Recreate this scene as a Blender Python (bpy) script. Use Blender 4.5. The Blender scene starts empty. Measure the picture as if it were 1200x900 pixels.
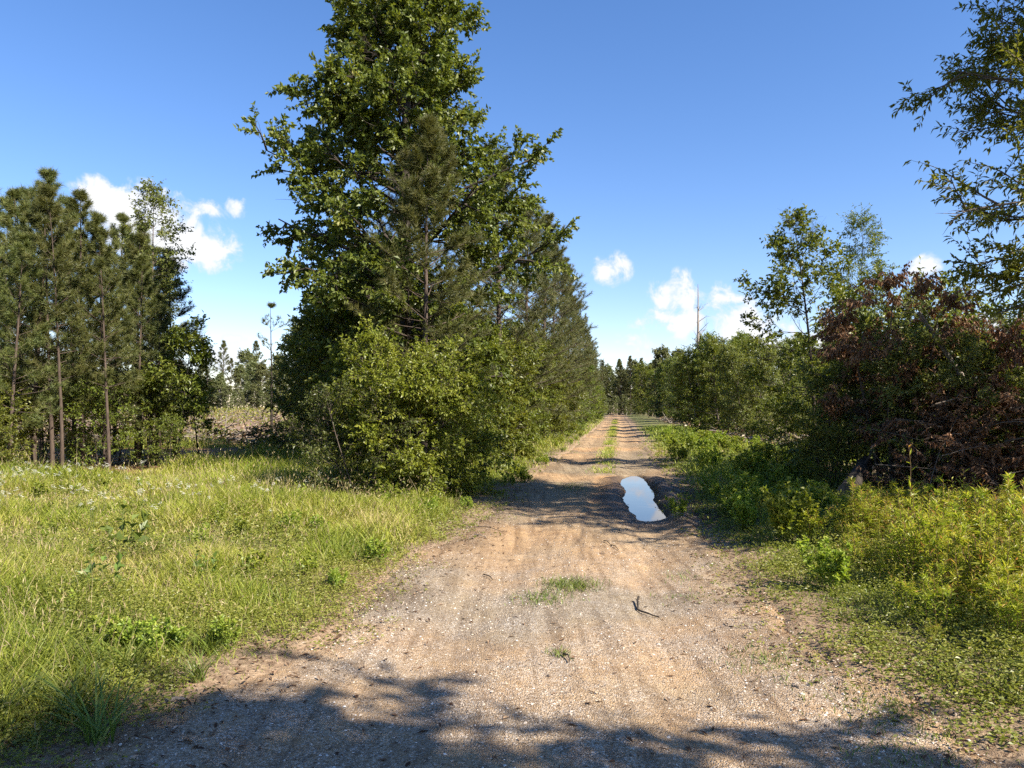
import bpy, math
import numpy as np
from math import radians, sin, cos, pi

SC = bpy.context.scene
COL = SC.collection
RNG = np.random.default_rng(11)

# ------------------------------------------------------------------ helpers
def tag(o, label=None, cat=None, group=None, kind=None):
    if label: o['label'] = label
    if cat: o['category'] = cat
    if group: o['group'] = group
    if kind: o['kind'] = kind
    return o

def norm(a):
    return a / np.maximum(np.linalg.norm(a, axis=-1, keepdims=True), 1e-9)

class MB:
    """collects geometry for one mesh object"""
    def __init__(s):
        s.v = []; s.f = []; s.n = 0
    def add(s, v, faces, mat=0, rnd=None, smooth=False):
        v = np.asarray(v, np.float32).reshape(-1, 3)
        if isinstance(faces, np.ndarray): faces = [faces]
        for f in faces:
            f = np.asarray(f, np.int32)
            if f.size == 0: continue
            r = rnd if isinstance(rnd, np.ndarray) and len(rnd) == len(f) else np.full(len(f), 0.5 if rnd is None or isinstance(rnd, np.ndarray) else rnd, np.float32)
            s.f.append((f + s.n, mat, r.astype(np.float32), smooth))
        s.v.append(v); s.n += len(v)
        return s
    def build(s, name, mats, parent=None, loc=None, point_attrs=None):
        me = bpy.data.meshes.new(name)
        v = np.concatenate(s.v) if s.v else np.zeros((0, 3), np.float32)
        me.vertices.add(len(v)); me.vertices.foreach_set('co', v.ravel())
        nl = sum(f.size for f, *_ in s.f); npoly = sum(len(f) for f, *_ in s.f)
        me.loops.add(nl); me.polygons.add(npoly)
        li = np.concatenate([f.ravel() for f, *_ in s.f])
        tot = np.concatenate([np.full(len(f), f.shape[1], np.int32) for f, *_ in s.f])
        st = np.concatenate([[0], np.cumsum(tot)[:-1]]).astype(np.int32)
        me.loops.foreach_set('vertex_index', li.astype(np.int32))
        me.polygons.foreach_set('loop_start', st)
        me.polygons.foreach_set('loop_total', tot)
        me.polygons.foreach_set('material_index', np.concatenate([np.full(len(f), m, np.int32) for f, m, *_ in s.f]))
        me.polygons.foreach_set('use_smooth', np.concatenate([np.full(len(f), sm, bool) for f, m, r, sm in s.f]))
        a = me.attributes.new('rnd', 'FLOAT', 'FACE')
        a.data.foreach_set('value', np.concatenate([r for f, m, r, sm in s.f]))
        for k, arr in (point_attrs or {}).items():
            a = me.attributes.new(k, 'FLOAT', 'POINT'); a.data.foreach_set('value', arr.astype(np.float32).ravel())
        me.update(calc_edges=True)
        for m in (mats if isinstance(mats, (list, tuple)) else [mats]): me.materials.append(m)
        o = bpy.data.objects.new(name, me); COL.objects.link(o)
        if parent is not None: o.parent = parent
        if loc is not None: o.location = loc
        return o

def empty(name, loc=(0, 0, 0), rz=0):
    o = bpy.data.objects.new(name, None); COL.objects.link(o)
    o.location = loc; o.rotation_euler = (0, 0, rz); o.empty_display_size = .2
    return o

def dup(root):
    r = root.copy(); COL.objects.link(r)
    for ch in list(root.children):
        c = ch.copy(); COL.objects.link(c); c.parent = r
        for g in list(ch.children):
            d = g.copy(); COL.objects.link(d); d.parent = c
    return r

def hsh(ix, iy, seed):
    s = np.sin(ix * 127.1 + iy * 311.7 + seed * 74.7) * 43758.5453
    return s - np.floor(s)
def vnoise(x, y, sc, seed=0):
    x = np.asarray(x, float) / sc; y = np.asarray(y, float) / sc
    ix = np.floor(x); iy = np.floor(y); fx = x - ix; fy = y - iy
    fx = fx * fx * (3 - 2 * fx); fy = fy * fy * (3 - 2 * fy)
    a = hsh(ix, iy, seed); b = hsh(ix + 1, iy, seed); c = hsh(ix, iy + 1, seed); d = hsh(ix + 1, iy + 1, seed)
    return (a * (1 - fx) + b * fx) * (1 - fy) + (c * (1 - fx) + d * fx) * fy
def fbm(x, y, sc, seed=0, oct=3):
    t = 0; amp = .5; tot = 0
    for k in range(oct):
        t = t + amp * vnoise(x, y, sc / 2 ** k, seed + k * 13); tot += amp; amp *= .5
    return t / tot
def sstep(a, b, x):
    t = np.clip((x - a) / (b - a), 0, 1); return t * t * (3 - 2 * t)

# ------------------------------------------------------------------ materials
def newmat(name):
    m = bpy.data.materials.new(name); m.use_nodes = True
    nt = m.node_tree; nt.nodes.clear()
    out = nt.nodes.new('ShaderNodeOutputMaterial')
    return m, nt, out
def ramp(nt, stops):
    r = nt.nodes.new('ShaderNodeValToRGB'); e = r.color_ramp.elements
    while len(e) < len(stops): e.new(.5)
    for i, (p, c) in enumerate(stops):
        e[i].position = p; e[i].color = (*c, 1)
    return r
def noise_node(nt, scale, detail=4, rough=.55, vec=None, dist=0):
    n = nt.nodes.new('ShaderNodeTexNoise'); n.inputs['Scale'].default_value = scale
    n.inputs['Detail'].default_value = detail; n.inputs['Roughness'].default_value = rough
    n.inputs['Distortion'].default_value = dist
    if vec is not None: nt.links.new(vec, n.inputs['Vector'])
    return n
def mix(nt, fac, a, b, blend='MIX'):
    m = nt.nodes.new('ShaderNodeMix'); m.data_type = 'RGBA'; m.blend_type = blend
    for sock, val in ((0, fac), (6, a), (7, b)):
        if hasattr(val, 'default_value') or hasattr(val, 'is_linked'): nt.links.new(val, m.inputs[sock])
        elif sock == 0: m.inputs[0].default_value = val
        else: m.inputs[sock].default_value = (*val, 1)
    return m.outputs[2]
def math_n(nt, op, a, b=None, clamp=False, c=None):
    m = nt.nodes.new('ShaderNodeMath'); m.operation = op; m.use_clamp = clamp
    for i, v in enumerate((a, b, c)):
        if v is None: continue
        if isinstance(v, (int, float)): m.inputs[i].default_value = v
        else: nt.links.new(v, m.inputs[i])
    return m.outputs[0]

def leafmat(name, stops, trans=.35, tint=(1.25, 1.3, .55), rough=.42, spec=.35, vary=.25):
    """leaf: a colour per leaf, a shift per plant, thin-leaf translucency"""
    m, nt, out = newmat(name)
    at = nt.nodes.new('ShaderNodeAttribute'); at.attribute_name = 'rnd'
    oi = nt.nodes.new('ShaderNodeObjectInfo')
    r = ramp(nt, stops); nt.links.new(at.outputs['Fac'], r.inputs[0])
    hs = nt.nodes.new('ShaderNodeHueSaturation')
    v = math_n(nt, 'MULTIPLY_ADD', oi.outputs['Random'], vary, c=1 - vary / 2)
    h = math_n(nt, 'MULTIPLY_ADD', oi.outputs['Random'], .03, c=.485)
    nt.links.new(v, hs.inputs['Value']); nt.links.new(h, hs.inputs['Hue']); nt.links.new(r.outputs[0], hs.inputs['Color'])
    p = nt.nodes.new('ShaderNodeBsdfPrincipled')
    p.inputs['Roughness'].default_value = rough; p.inputs['Specular IOR Level'].default_value = spec
    nt.links.new(hs.outputs[0], p.inputs['Base Color'])
    t = nt.nodes.new('ShaderNodeBsdfTranslucent')
    tc = mix(nt, 1.0, hs.outputs[0], tint, 'MULTIPLY'); nt.links.new(tc, t.inputs['Color'])
    ms = nt.nodes.new('ShaderNodeMixShader'); ms.inputs[0].default_value = trans
    nt.links.new(p.outputs[0], ms.inputs[1]); nt.links.new(t.outputs[0], ms.inputs[2])
    nt.links.new(ms.outputs[0], out.inputs[0])
    return m

def barkmat(name, c1, c2, scale=14):
    m, nt, out = newmat(name)
    tc = nt.nodes.new('ShaderNodeTexCoord')
    mp = nt.nodes.new('ShaderNodeMapping'); mp.inputs['Scale'].default_value = (1, 1, .25)
    nt.links.new(tc.outputs['Object'], mp.inputs[0])
    n = noise_node(nt, scale, 6, .65, mp.outputs[0], .6)
    r = ramp(nt, [(.3, c1), (.7, c2)]); nt.links.new(n.outputs[0], r.inputs[0])
    p = nt.nodes.new('ShaderNodeBsdfPrincipled'); p.inputs['Roughness'].default_value = .9
    p.inputs['Specular IOR Level'].default_value = .2
    nt.links.new(r.outputs[0], p.inputs['Base Color'])
    b = nt.nodes.new('ShaderNodeBump'); b.inputs['Strength'].default_value = .6; b.inputs['Distance'].default_value = .02
    nt.links.new(n.outputs[0], b.inputs['Height']); nt.links.new(b.outputs[0], p.inputs['Normal'])
    nt.links.new(p.outputs[0], out.inputs[0])
    return m

M = {}
M['oak_leaf'] = leafmat('oak_leaf', [(0, (.052, .070, .013)), (.45, (.115, .140, .023)), (.85, (.205, .215, .042)), (1, (.300, .265, .085))], .40, rough=.44, spec=.40, tint=(1.25, 1.2, .5))
M['bush_leaf'] = leafmat('bush_leaf', [(0, (.090, .120, .014)), (.5, (.190, .220, .026)), (1, (.330, .325, .055))], .42, rough=.42, tint=(1.25, 1.2, .5))
M['side_leaf'] = leafmat('side_leaf', [(0, (.068, .096, .014)), (.5, (.140, .170, .024)), (1, (.255, .255, .042))], .42, tint=(1.25, 1.2, .5))
M['dark_leaf'] = leafmat('dark_leaf', [(0, (.042, .058, .012)), (.5, (.085, .108, .020)), (1, (.155, .160, .038))], .34, tint=(1.25, 1.2, .5))
M['light_leaf'] = leafmat('light_leaf', [(0, (.100, .125, .034)), (.5, (.165, .190, .048)), (1, (.255, .260, .075))], .42, tint=(1.25, 1.2, .55))
M['willow_leaf'] = leafmat('willow_leaf', [(0, (.080, .105, .018)), (.5, (.160, .185, .030)), (1, (.280, .270, .055))], .48, tint=(1.25, 1.2, .5))
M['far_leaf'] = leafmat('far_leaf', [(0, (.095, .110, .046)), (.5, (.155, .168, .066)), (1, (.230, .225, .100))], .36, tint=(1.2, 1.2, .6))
M['needle'] = leafmat('needle', [(0, (.062, .080, .020)), (.5, (.115, .130, .034)), (1, (.195, .185, .058))], .25, tint=(1.2, 1.15, .6), rough=.5)
M['needle_dark'] = leafmat('needle_dark', [(0, (.055, .066, .020)), (.5, (.105, .112, .032)), (1, (.170, .158, .052))], .25, tint=(1.15, 1.15, .6), rough=.5)
M['dead_leaf'] = leafmat('dead_leaf', [(0, (.095, .050, .026)), (.55, (.195, .105, .055)), (1, (.360, .225, .130))], .25, tint=(1.25, .95, .6), rough=.6, spec=.2)
M['herb_leaf'] = leafmat('herb_leaf', [(0, (.135, .190, .026)), (.6, (.240, .300, .038)), (1, (.370, .385, .065))], .45, vary=.3, tint=(1.2, 1.2, .5))
M['weed_leaf'] = leafmat('weed_leaf', [(0, (.150, .200, .022)), (.55, (.300, .320, .036)), (.9, (.440, .400, .070)), (1, (.420, .180, .075))], .45, vary=.3)
M['sapling_leaf'] = leafmat('sapling_leaf', [(0, (.060, .100, .018)), (1, (.150, .205, .040))], .35)
M['cover_leaf'] = leafmat('cover_leaf', [(0, (.120, .145, .026)), (.55, (.225, .240, .044)), (.85, (.320, .300, .080)), (1, (.340, .240, .125))], .40, vary=.0)
M['grass'] = leafmat('grass_blade', [(0, (.115, .165, .022)), (.4, (.240, .285, .034)), (.80, (.370, .375, .060)), (1, (.500, .410, .180))], .42, tint=(1.2, 1.2, .6), rough=.5)
M['grass_dark'] = leafmat('grass_blade_green', [(0, (.080, .120, .022)), (.6, (.150, .205, .034)), (1, (.250, .265, .070))], .36, rough=.45)
M['seed'] = leafmat('seed_head', [(0, (.200, .130, .070)), (1, (.420, .330, .190))], .25, tint=(1.1, 1, .8), rough=.7, spec=.1)
M['litter'] = leafmat('litter', [(0, (.060, .034, .020)), (.5, (.140, .080, .045)), (.9, (.270, .190, .120)), (1, (.45, .38, .30))], .05, tint=(1, .9, .7), rough=.8, spec=.1)
M['petal'] = leafmat('petal', [(0, (.74, .72, .60)), (1, (.88, .86, .76))], .25, tint=(1, 1, .95), rough=.6, spec=.1, vary=.1)
M['bark'] = barkmat('grey_bark', (.055, .042, .032), (.170, .135, .105))
M['pine_bark'] = barkmat('pine_bark', (.038, .027, .021), (.120, .088, .066))
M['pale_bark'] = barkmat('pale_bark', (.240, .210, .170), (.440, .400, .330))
M['dark_bark'] = barkmat('dark_bark', (.020, .016, .013), (.070, .055, .042))
M['dead_wood'] = barkmat('dead_wood', (.120, .095, .075), (.330, .280, .230))
M['green_stem'] = leafmat('green_stem', [(0, (.100, .140, .040)), (1, (.180, .180, .060))], .1)
M['red_stem'] = leafmat('red_stem', [(0, (.160, .090, .050)), (1, (.230, .150, .060))], .1)

# road: dry tan dirt with fine gravel, damp mud, clay, a painted rut shadow
def road_material():
    m, nt, out = newmat('dirt_road')
    tc = nt.nodes.new('ShaderNodeTexCoord'); vec = tc.outputs['Object']
    def attr(n):
        a = nt.nodes.new('ShaderNodeAttribute'); a.attribute_name = n; return a.outputs['Fac']
    big = noise_node(nt, .55, 5, .6, vec); mid = noise_node(nt, 4.5, 5, .65, vec); fine = noise_node(nt, 60, 4, .7, vec)
    r1 = ramp(nt, [(.30, (.130, .091, .052)), (.50, (.255, .190, .110)), (.75, (.390, .308, .190))])
    nt.links.new(math_n(nt, 'ADD', math_n(nt, 'MULTIPLY', big.outputs[0], .55), math_n(nt, 'MULTIPLY', mid.outputs[0], .45)), r1.inputs[0])
    # clay
    cl = ramp(nt, [(.3, (.38, .20, .080)), (.7, (.62, .37, .16))]); nt.links.new(mid.outputs[0], cl.inputs[0])
    c = mix(nt, attr('clay'), r1.outputs[0], cl.outputs[0])
    # gravel speckle
    vo = nt.nodes.new('ShaderNodeTexVoronoi'); vo.inputs['Scale'].default_value = 105; vo.inputs['Randomness'].default_value = 1; nt.links.new(vec, vo.inputs['Vector'])
    sp = ramp(nt, [(0, (.09, .068, .05)), (.25, (.24, .185, .13)), (.6, (.34, .285, .22)), (.9, (.50, .45, .385)), (1, (.72, .67, .60))])
    sepc = nt.nodes.new('ShaderNodeSeparateColor'); nt.links.new(vo.outputs['Color'], sepc.inputs[0])
    nt.links.new(sepc.outputs[0], sp.inputs[0])
    gm = ramp(nt, [(.38, (0, 0, 0)), (.62, (1, 1, 1))])
    gn = noise_node(nt, 1.6, 4, .7, vec); nt.links.new(gn.outputs[0], gm.inputs[0])
    gfac = math_n(nt, 'MULTIPLY', math_n(nt, 'MULTIPLY_ADD', gm.outputs[0], .45, c=.28), attr('gravel'))
    c = mix(nt, gfac, c, sp.outputs[0])
    fr = ramp(nt, [(.3, (.62, .60, .58)), (.6, (1.12, 1.12, 1.12))]); nt.links.new(fine.outputs[0], fr.inputs[0])
    c = mix(nt, .8, c, fr.outputs[0], 'MULTIPLY')
    mp = nt.nodes.new('ShaderNodeMapping'); mp.inputs['Rotation'].default_value = (0, 0, math.atan(.137)); mp.inputs['Scale'].default_value = (9, .55, 1)
    nt.links.new(vec, mp.inputs[0]); sn = noise_node(nt, 1.0, 5, .6, mp.outputs[0], .3)
    sr = ramp(nt, [(.32, (.58, .54, .50)), (.50, (1, 1, 1)), (.70, (1.16, 1.15, 1.12))]); nt.links.new(sn.outputs[0], sr.inputs[0])
    c = mix(nt, .85, c, sr.outputs[0], 'MULTIPLY')
    c = mix(nt, math_n(nt, 'MULTIPLY', attr('middle'), .55), c, (.170, .122, .074))
    # dark organic crumbs
    dn = noise_node(nt, 26, 3, .7, vec, 1.2); dr = ramp(nt, [(.54, (0, 0, 0)), (.64, (1, 1, 1))]); nt.links.new(dn.outputs[0], dr.inputs[0])
    c = mix(nt, math_n(nt, 'MULTIPLY', dr.outputs[0], .55), c, (.110, .074, .050))
    wet_and_shade = attr('wet_and_shade')
    c = mix(nt, wet_and_shade, c, (.050, .034, .022))  # mud and the painted rut shadow share this dark brown
    p = nt.nodes.new('ShaderNodeBsdfPrincipled'); nt.links.new(c, p.inputs['Base Color'])
    rr = math_n(nt, 'MULTIPLY_ADD', wet_and_shade, -.35, c=.92)
    nt.links.new(rr, p.inputs['Roughness']); p.inputs['Specular IOR Level'].default_value = .25
    h = math_n(nt, 'ADD', math_n(nt, 'MULTIPLY', fine.outputs[0], .5), math_n(nt, 'ADD', mid.outputs[0], math_n(nt, 'MULTIPLY', vo.outputs['Distance'], -.9)))
    b = nt.nodes.new('ShaderNodeBump'); b.inputs['Strength'].default_value = .8; b.inputs['Distance'].default_value = .012
    nt.links.new(h, b.inputs['Height']); nt.links.new(b.outputs[0], p.inputs['Normal'])
    nt.links.new(p.outputs[0], out.inputs[0]); return m

def ground_material():
    m, nt, out = newmat('field_soil')
    tc = nt.nodes.new('ShaderNodeTexCoord'); vec = tc.outputs['Object']
    def attr(n):
        a = nt.nodes.new('ShaderNodeAttribute'); a.attribute_name = n; return a.outputs['Fac']
    n1 = noise_node(nt, 1.2, 6, .65, vec); n2 = noise_node(nt, 22, 5, .7, vec, .5); n3 = noise_node(nt, .09, 5, .6, vec)
    soil = ramp(nt, [(.3, (.085, .055, .034)), (.5, (.185, .128, .080)), (.75, (.330, .245, .165))]); nt.links.new(n2.outputs[0], soil.inputs[0])
    turf = ramp(nt, [(.3, (.050, .070, .018)), (.55, (.110, .130, .030)), (.75, (.200, .180, .070))]); nt.links.new(n2.outputs[0], turf.inputs[0])
    tf = ramp(nt, [(.40, (0, 0, 0)), (.60, (1, 1, 1))]); nt.links.new(n1.outputs[0], tf.inputs[0])
    f = math_n(nt, 'MULTIPLY', attr('turf'), math_n(nt, 'MULTIPLY_ADD', tf.outputs[0], .5, c=.5))
    c = mix(nt, f, soil.outputs[0], turf.outputs[0])
    shn = ramp(nt, [(.3, (.105, .068, .042)), (.48, (.250, .170, .105)), (.75, (.430, .320, .205))]); nt.links.new(n2.outputs[0], shn.inputs[0])
    c = mix(nt, attr('shoulder'), c, shn.outputs[0])
    st = ramp(nt, [(.3, (.110, .058, .032)), (.6, (.240, .135, .072))]); nt.links.new(n2.outputs[0], st.inputs[0])
    c = mix(nt, attr('straw'), c, st.outputs[0])
    c = mix(nt, attr('mud'), c, (.055, .037, .024))
    slash = ramp(nt, [(.30, (.075, .045, .030)), (.48, (.210, .130, .085)), (.60, (.330, .240, .170)), (.75, (.470, .390, .310))])
    n4 = noise_node(nt, 2.6, 8, .75, vec, .8); nt.links.new(n4.outputs[0], slash.inputs[0])
    gs = ramp(nt, [(.52, (0, 0, 0)), (.62, (1, 1, 1))]); nt.links.new(n3.outputs[0], gs.inputs[0])
    sl = mix(nt, math_n(nt, 'MULTIPLY', gs.outputs[0], .7), slash.outputs[0], (.110, .130, .035))
    c = mix(nt, attr('clear'), c, sl)
    p = nt.nodes.new('ShaderNodeBsdfPrincipled'); nt.links.new(c, p.inputs['Base Color'])
    p.inputs['Roughness'].default_value = .95; p.inputs['Specular IOR Level'].default_value = .15
    b = nt.nodes.new('ShaderNodeBump'); b.inputs['Strength'].default_value = .8; b.inputs['Distance'].default_value = .04
    nt.links.new(n2.outputs[0], b.inputs['Height']); nt.links.new(b.outputs[0], p.inputs['Normal'])
    nt.links.new(p.outputs[0], out.inputs[0]); return m

def water_material():
    m, nt, out = newmat('puddle_water')
    p = nt.nodes.new('ShaderNodeBsdfPrincipled')
    p.inputs['Base Color'].default_value = (.035, .026, .018, 1); p.inputs['Roughness'].default_value = .015
    p.inputs['IOR'].default_value = 1.33; p.inputs['Specular IOR Level'].default_value = .5
    tc = nt.nodes.new('ShaderNodeTexCoord'); n = noise_node(nt, 5, 2, .5, tc.outputs['Object'])
    b = nt.nodes.new('ShaderNodeBump'); b.inputs['Strength'].default_value = .02; b.inputs['Distance'].default_value = .01
    nt.links.new(n.outputs[0], b.inputs['Height']); nt.links.new(b.outputs[0], p.inputs['Normal'])
    nt.links.new(p.outputs[0], out.inputs[0]); return m
def stone_material():
    m, nt, out = newmat('gravel_stone')
    at = nt.nodes.new('ShaderNodeAttribute'); at.attribute_name = 'rnd'
    r = ramp(nt, [(0, (.13, .095, .07)), (.4, (.30, .23, .165)), (.8, (.44, .36, .28)), (1, (.66, .62, .56))]); nt.links.new(at.outputs['Fac'], r.inputs[0])
    p = nt.nodes.new('ShaderNodeBsdfPrincipled'); p.inputs['Roughness'].default_value = .85; nt.links.new(r.outputs[0], p.inputs['Base Color'])
    p.inputs['Specular IOR Level'].default_value = .2
    nt.links.new(p.outputs[0], out.inputs[0]); return m

# ------------------------------------------------------------------ ground shape
def xc(y): return -.38 + .137 * y                    # road centre line
def wl(y): return np.interp(y, [0, 3.4, 4.5, 6.5, 12, 35, 200], [2.3, 1.95, 1.80, 1.66, 1.58, 1.45, 1.4])
def wr(y): return np.interp(y, [0, 3.4, 4.5, 6.5, 12, 35, 200], [2.5, 2.15, 1.85, 1.50, 1.55, 1.45, 1.4])
PUD_Z = -.085
def pud(s, y):
    """0..1 inside the water-filled rut"""
    cs = np.interp(y, [10, 11.2, 14, 18.4], [.90, .90, .80, .74]) + .05 * np.sin(y * 1.7)
    hw = np.interp(y, [10.8, 11.5, 12.4, 15, 18.2, 19.2], [.0, .12, .17, .21, .23, .0])
    d = np.abs(s - cs) / np.maximum(hw + .16, 1e-3) + .42 * (fbm(s, y, .45, 41) - .5) + .22 * (fbm(s, y, .14, 42) - .5)
    return (1 - sstep(.35, 1.05, d)) * sstep(11.25, 12.1, y) * sstep(19.4, 18.3, y)
def pudw(s, y):
    cs = np.interp(y, [10, 11.2, 14, 18.4], [.90, .90, .80, .74]) + .05 * np.sin(y * 1.7)
    d = np.abs(s - cs) / np.interp(y, [9.6, 10.8, 12, 15, 17.6, 19.4], [.02, .60, .80, .76, .60, .02]) + .7 * (fbm(s, y, .45, 43) - .5)
    return (1 - sstep(.75, 1.2, d)) * sstep(9.9, 11.0, y) * sstep(19.4, 18.2, y)
def road_z(s, y):
    x = s + xc(y)
    z = -.02 - .042 * np.exp(-((s - .78) / .30) ** 2) - .042 * np.exp(-((s + .80) / .32) ** 2)
    z = z + .030 * sstep(-.06, -.16, s) * sstep(9.5, 11, y) * sstep(20, 15, y) * .8
    z = z + .035 * (fbm(x, y, .9, 3) - .5) + .016 * (fbm(x, y, .16, 5) - .5)
    z = z - .006 * np.abs(np.sin(s * 26)) * sstep(5.5, 7, y) * sstep(13, 11, y) * (np.abs(s) < .7)
    z = z + .05 * np.exp(-((s - .22) / .22) ** 2) * sstep(12, 13.5, y) * sstep(19, 17, y) * (.4 + fbm(x, y, .5, 8))
    z = z - .17 * pud(s, y)
    z = z + .10 * np.exp(-((s - 1.30) / .16) ** 2) * sstep(9.6, 11, y) * sstep(19, 16, y) * (.4 + fbm(x, y, .4, 9))
    return z
def edge_l(x, y): return wl(y) + .42 * (fbm(x, y, 1.1, 21) - .5) + .18 * (fbm(x, y, .25, 22) - .5)
def edge_r(x, y): return wr(y) + .42 * (fbm(x, y, 1.1, 23) - .5) + .18 * (fbm(x, y, .25, 24) - .5)
def field_z(x, y):
    s = x - xc(y)
    z = .16 * (fbm(x, y, 5, 31) - .5) + .05 * (fbm(x, y, .8, 33) - .5)
    z = z + .012 + .12 * sstep(1.9, 4.5, np.abs(s))
    z = z + .9 * sstep(28, 75, y) * sstep(6, 20, -s) + .5 * sstep(28, 70, y) * sstep(7, 18, s)
    z = z + .5 * (fbm(x, y, 14, 35) - .5) * sstep(25, 50, y) * sstep(5, 12, np.abs(s))
    return z
def gz(x, y):
    x = np.asarray(x, float); y = np.asarray(y, float); s = x - xc(y)
    return np.where((s > -wl(y)) & (s < wr(y)), road_z(s, y), field_z(x, y))
def grid(sv, yv):
    S, Y = np.meshgrid(sv, yv); n, k = S.shape
    i = np.arange(n * k).reshape(n, k)
    f = np.stack([i[:-1, :-1], i[:-1, 1:], i[1:, 1:], i[1:, :-1]], -1).reshape(-1, 4)
    return S.ravel(), Y.ravel(), f

def sym(a): return np.concatenate([-a[::-1], a])
sv = sym(np.concatenate([np.arange(.9, 3.2, .055), np.geomspace(3.25, 900, 85)]))
yv = np.concatenate([-np.geomspace(3, 300, 24)[::-1], np.arange(-2.5, 2.5, .5), np.arange(2.5, 9, .075), np.arange(9, 22, .15), np.geomspace(22, 1500, 120)])
S, Y, F = grid(sv, yv); X = S + xc(np.clip(Y, -50, 400)); S_ = S
inside = np.minimum(S_ + edge_l(X, Y), edge_r(X, Y) - S_)        # >0 inside the road
Z = field_z(X, Y) * sstep(.55, -.5, inside) - .10 * sstep(-.15, .25, inside) - .2 * sstep(.1, .5, inside)
clear = np.clip(sstep(29, 40, Y + 8 * (fbm(X, Y, 9, 51) - .5)) * sstep(4.5, 8, np.abs(S_)) * sstep(260, 150, Y) + sstep(9, 11, S_) * sstep(22, 28, Y), 0, 1)
turf = sstep(.2, 1.3, -inside) * (1 - .85 * sstep(15.5, 17, Y) * sstep(-7.5, -9.5, X) * sstep(30, 26, Y)) * (1 - .9 * sstep(4.2, 5.2, S_) * sstep(9.5, 10.5, Y) * sstep(24, 20, Y))
mb = MB().add(np.stack([X, Y, Z], 1), F, smooth=True)
ground = mb.build('ground', ground_material(), point_attrs={'straw': sstep(15.5, 17, Y) * sstep(-7.0, -8.5, X) * sstep(36, 30, Y), 'mud': .9 * sstep(1.0, 1.3, S_) * sstep(2.7, 2.0, S_ + .8 * (fbm(X, Y, .7, 57) - .5)) * sstep(10, 11, Y) * sstep(17, 14.5, Y), 'turf': turf, 'clear': clear, 'shoulder': sstep(-.75, -.05, inside + .5 * (fbm(X, Y, .5, 55) - .5)) * (Y < 170)})
tag(ground, 'uneven brown soil field stretching to the horizon under grass', kind='structure')

sv = np.concatenate([np.arange(-3.0, -1.2, .05), np.arange(-1.2, 1.2, .04), np.arange(1.2, 3.2, .05)])
yv = np.concatenate([np.arange(-30, 2, 1.0), np.arange(2, 9, .04), np.arange(9, 20, .07), np.geomspace(20, 175, 110)])
S, Y, F = grid(sv, yv); X = S + xc(Y)
Z = road_z(S, Y)
inside = np.minimum(S + edge_l(X, Y), edge_r(X, Y) - S)
Z = Z - .10 * sstep(.12, -.45, inside) - .3 * sstep(-.3, -.8, inside)
wet_and_shade = np.maximum(np.clip(pud(S, Y) * 1.6, 0, 1), .88 * pudw(S, Y))
wet_and_shade = np.maximum(wet_and_shade, .85 * sstep(.62, .9, S) * sstep(2.1, 1.5, S) * sstep(9.8, 11.3, Y) * sstep(20, 16, Y) * sstep(.25, .6, fbm(X, Y, .6, 61)))
wet_and_shade = np.maximum(wet_and_shade, .75 * np.exp(-((S + .10 + .03 * np.sin(Y * 3)) / .035) ** 2) * sstep(8.5, 10, Y) * sstep(14, 12.5, Y))  # dark line along the rut step: its shadow edge painted into the colour
wet_and_shade = np.maximum(wet_and_shade, .55 * sstep(1.18, 1.24, S - .05 * np.sin(Y)) * sstep(1.36, 1.28, S - .05 * np.sin(Y)) * sstep(7.5, 9, Y) * sstep(12, 10, Y))
wet_and_shade = np.maximum(wet_and_shade, .35 * sstep(.5, .75, fbm(X, Y, 1.3, 66)) * sstep(.9, .2, inside))
clay = 1.5 * sstep(-.25, .0, S) * sstep(.75, .4, S) * sstep(12, 13.5, Y) * sstep(19, 17, Y) + .55 * sstep(.45, .7, fbm(X, Y, 2.2, 71)) + .35 * sstep(20, 40, Y)
gravel = sstep(10.5, 5.5, Y + 1.5 * (fbm(X, Y, 1.5, 73) - .5)) * sstep(-.1, .35, inside) + .25
mb = MB().add(np.stack([X, Y, Z], 1), F, smooth=True)
road = mb.build('dirt_road', road_material(), point_attrs={'middle': np.clip((np.exp(-((S - .0) / .20) ** 2) + .8 * np.exp(-((S - 1.42) / .22) ** 2) + .8 * np.exp(-((S + 1.42) / .22) ** 2)) * sstep(.35, .65, fbm(X, Y, .8, 81)) * sstep(5, 8, Y) * 1.3, 0, 1), 'wet_and_shade': wet_and_shade, 'clay': np.clip(clay, 0, 1), 'gravel': np.clip(gravel, 0, 1)})
tag(road, 'tan dirt and gravel track running straight to the far trees', kind='structure')

sv = np.arange(.25, 1.30, .05); yv = np.arange(10.4, 20.0, .1)
S, Y, F = grid(sv, yv); X = S + xc(Y)
keep = (pud(S, Y) > .10)
fk = keep[F].any(1)
mb = MB().add(np.stack([X, Y, np.full_like(X, PUD_Z)], 1), F[fk], smooth=True)
tag(mb.build('puddle', water_material()), 'long still rain puddle in the right wheel rut reflecting sky', kind='structure')

# ------------------------------------------------------------------ vegetation builders
def grow(P, D, L, K, trop=0., wob=.1, rng=RNG):
    N = len(P); d = D.copy(); pts = [P.copy()]
    L = np.broadcast_to(L, (N,)); tr = np.broadcast_to(trop, (N,))
    for k in range(K):
        d = d + rng.normal(0, wob, (N, 3)) / math.sqrt(K)
        d[:, 2] += tr / K
        d = norm(d); pts.append(pts[-1] + d * (L / K)[:, None])
    return np.stack(pts, 1)

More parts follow.
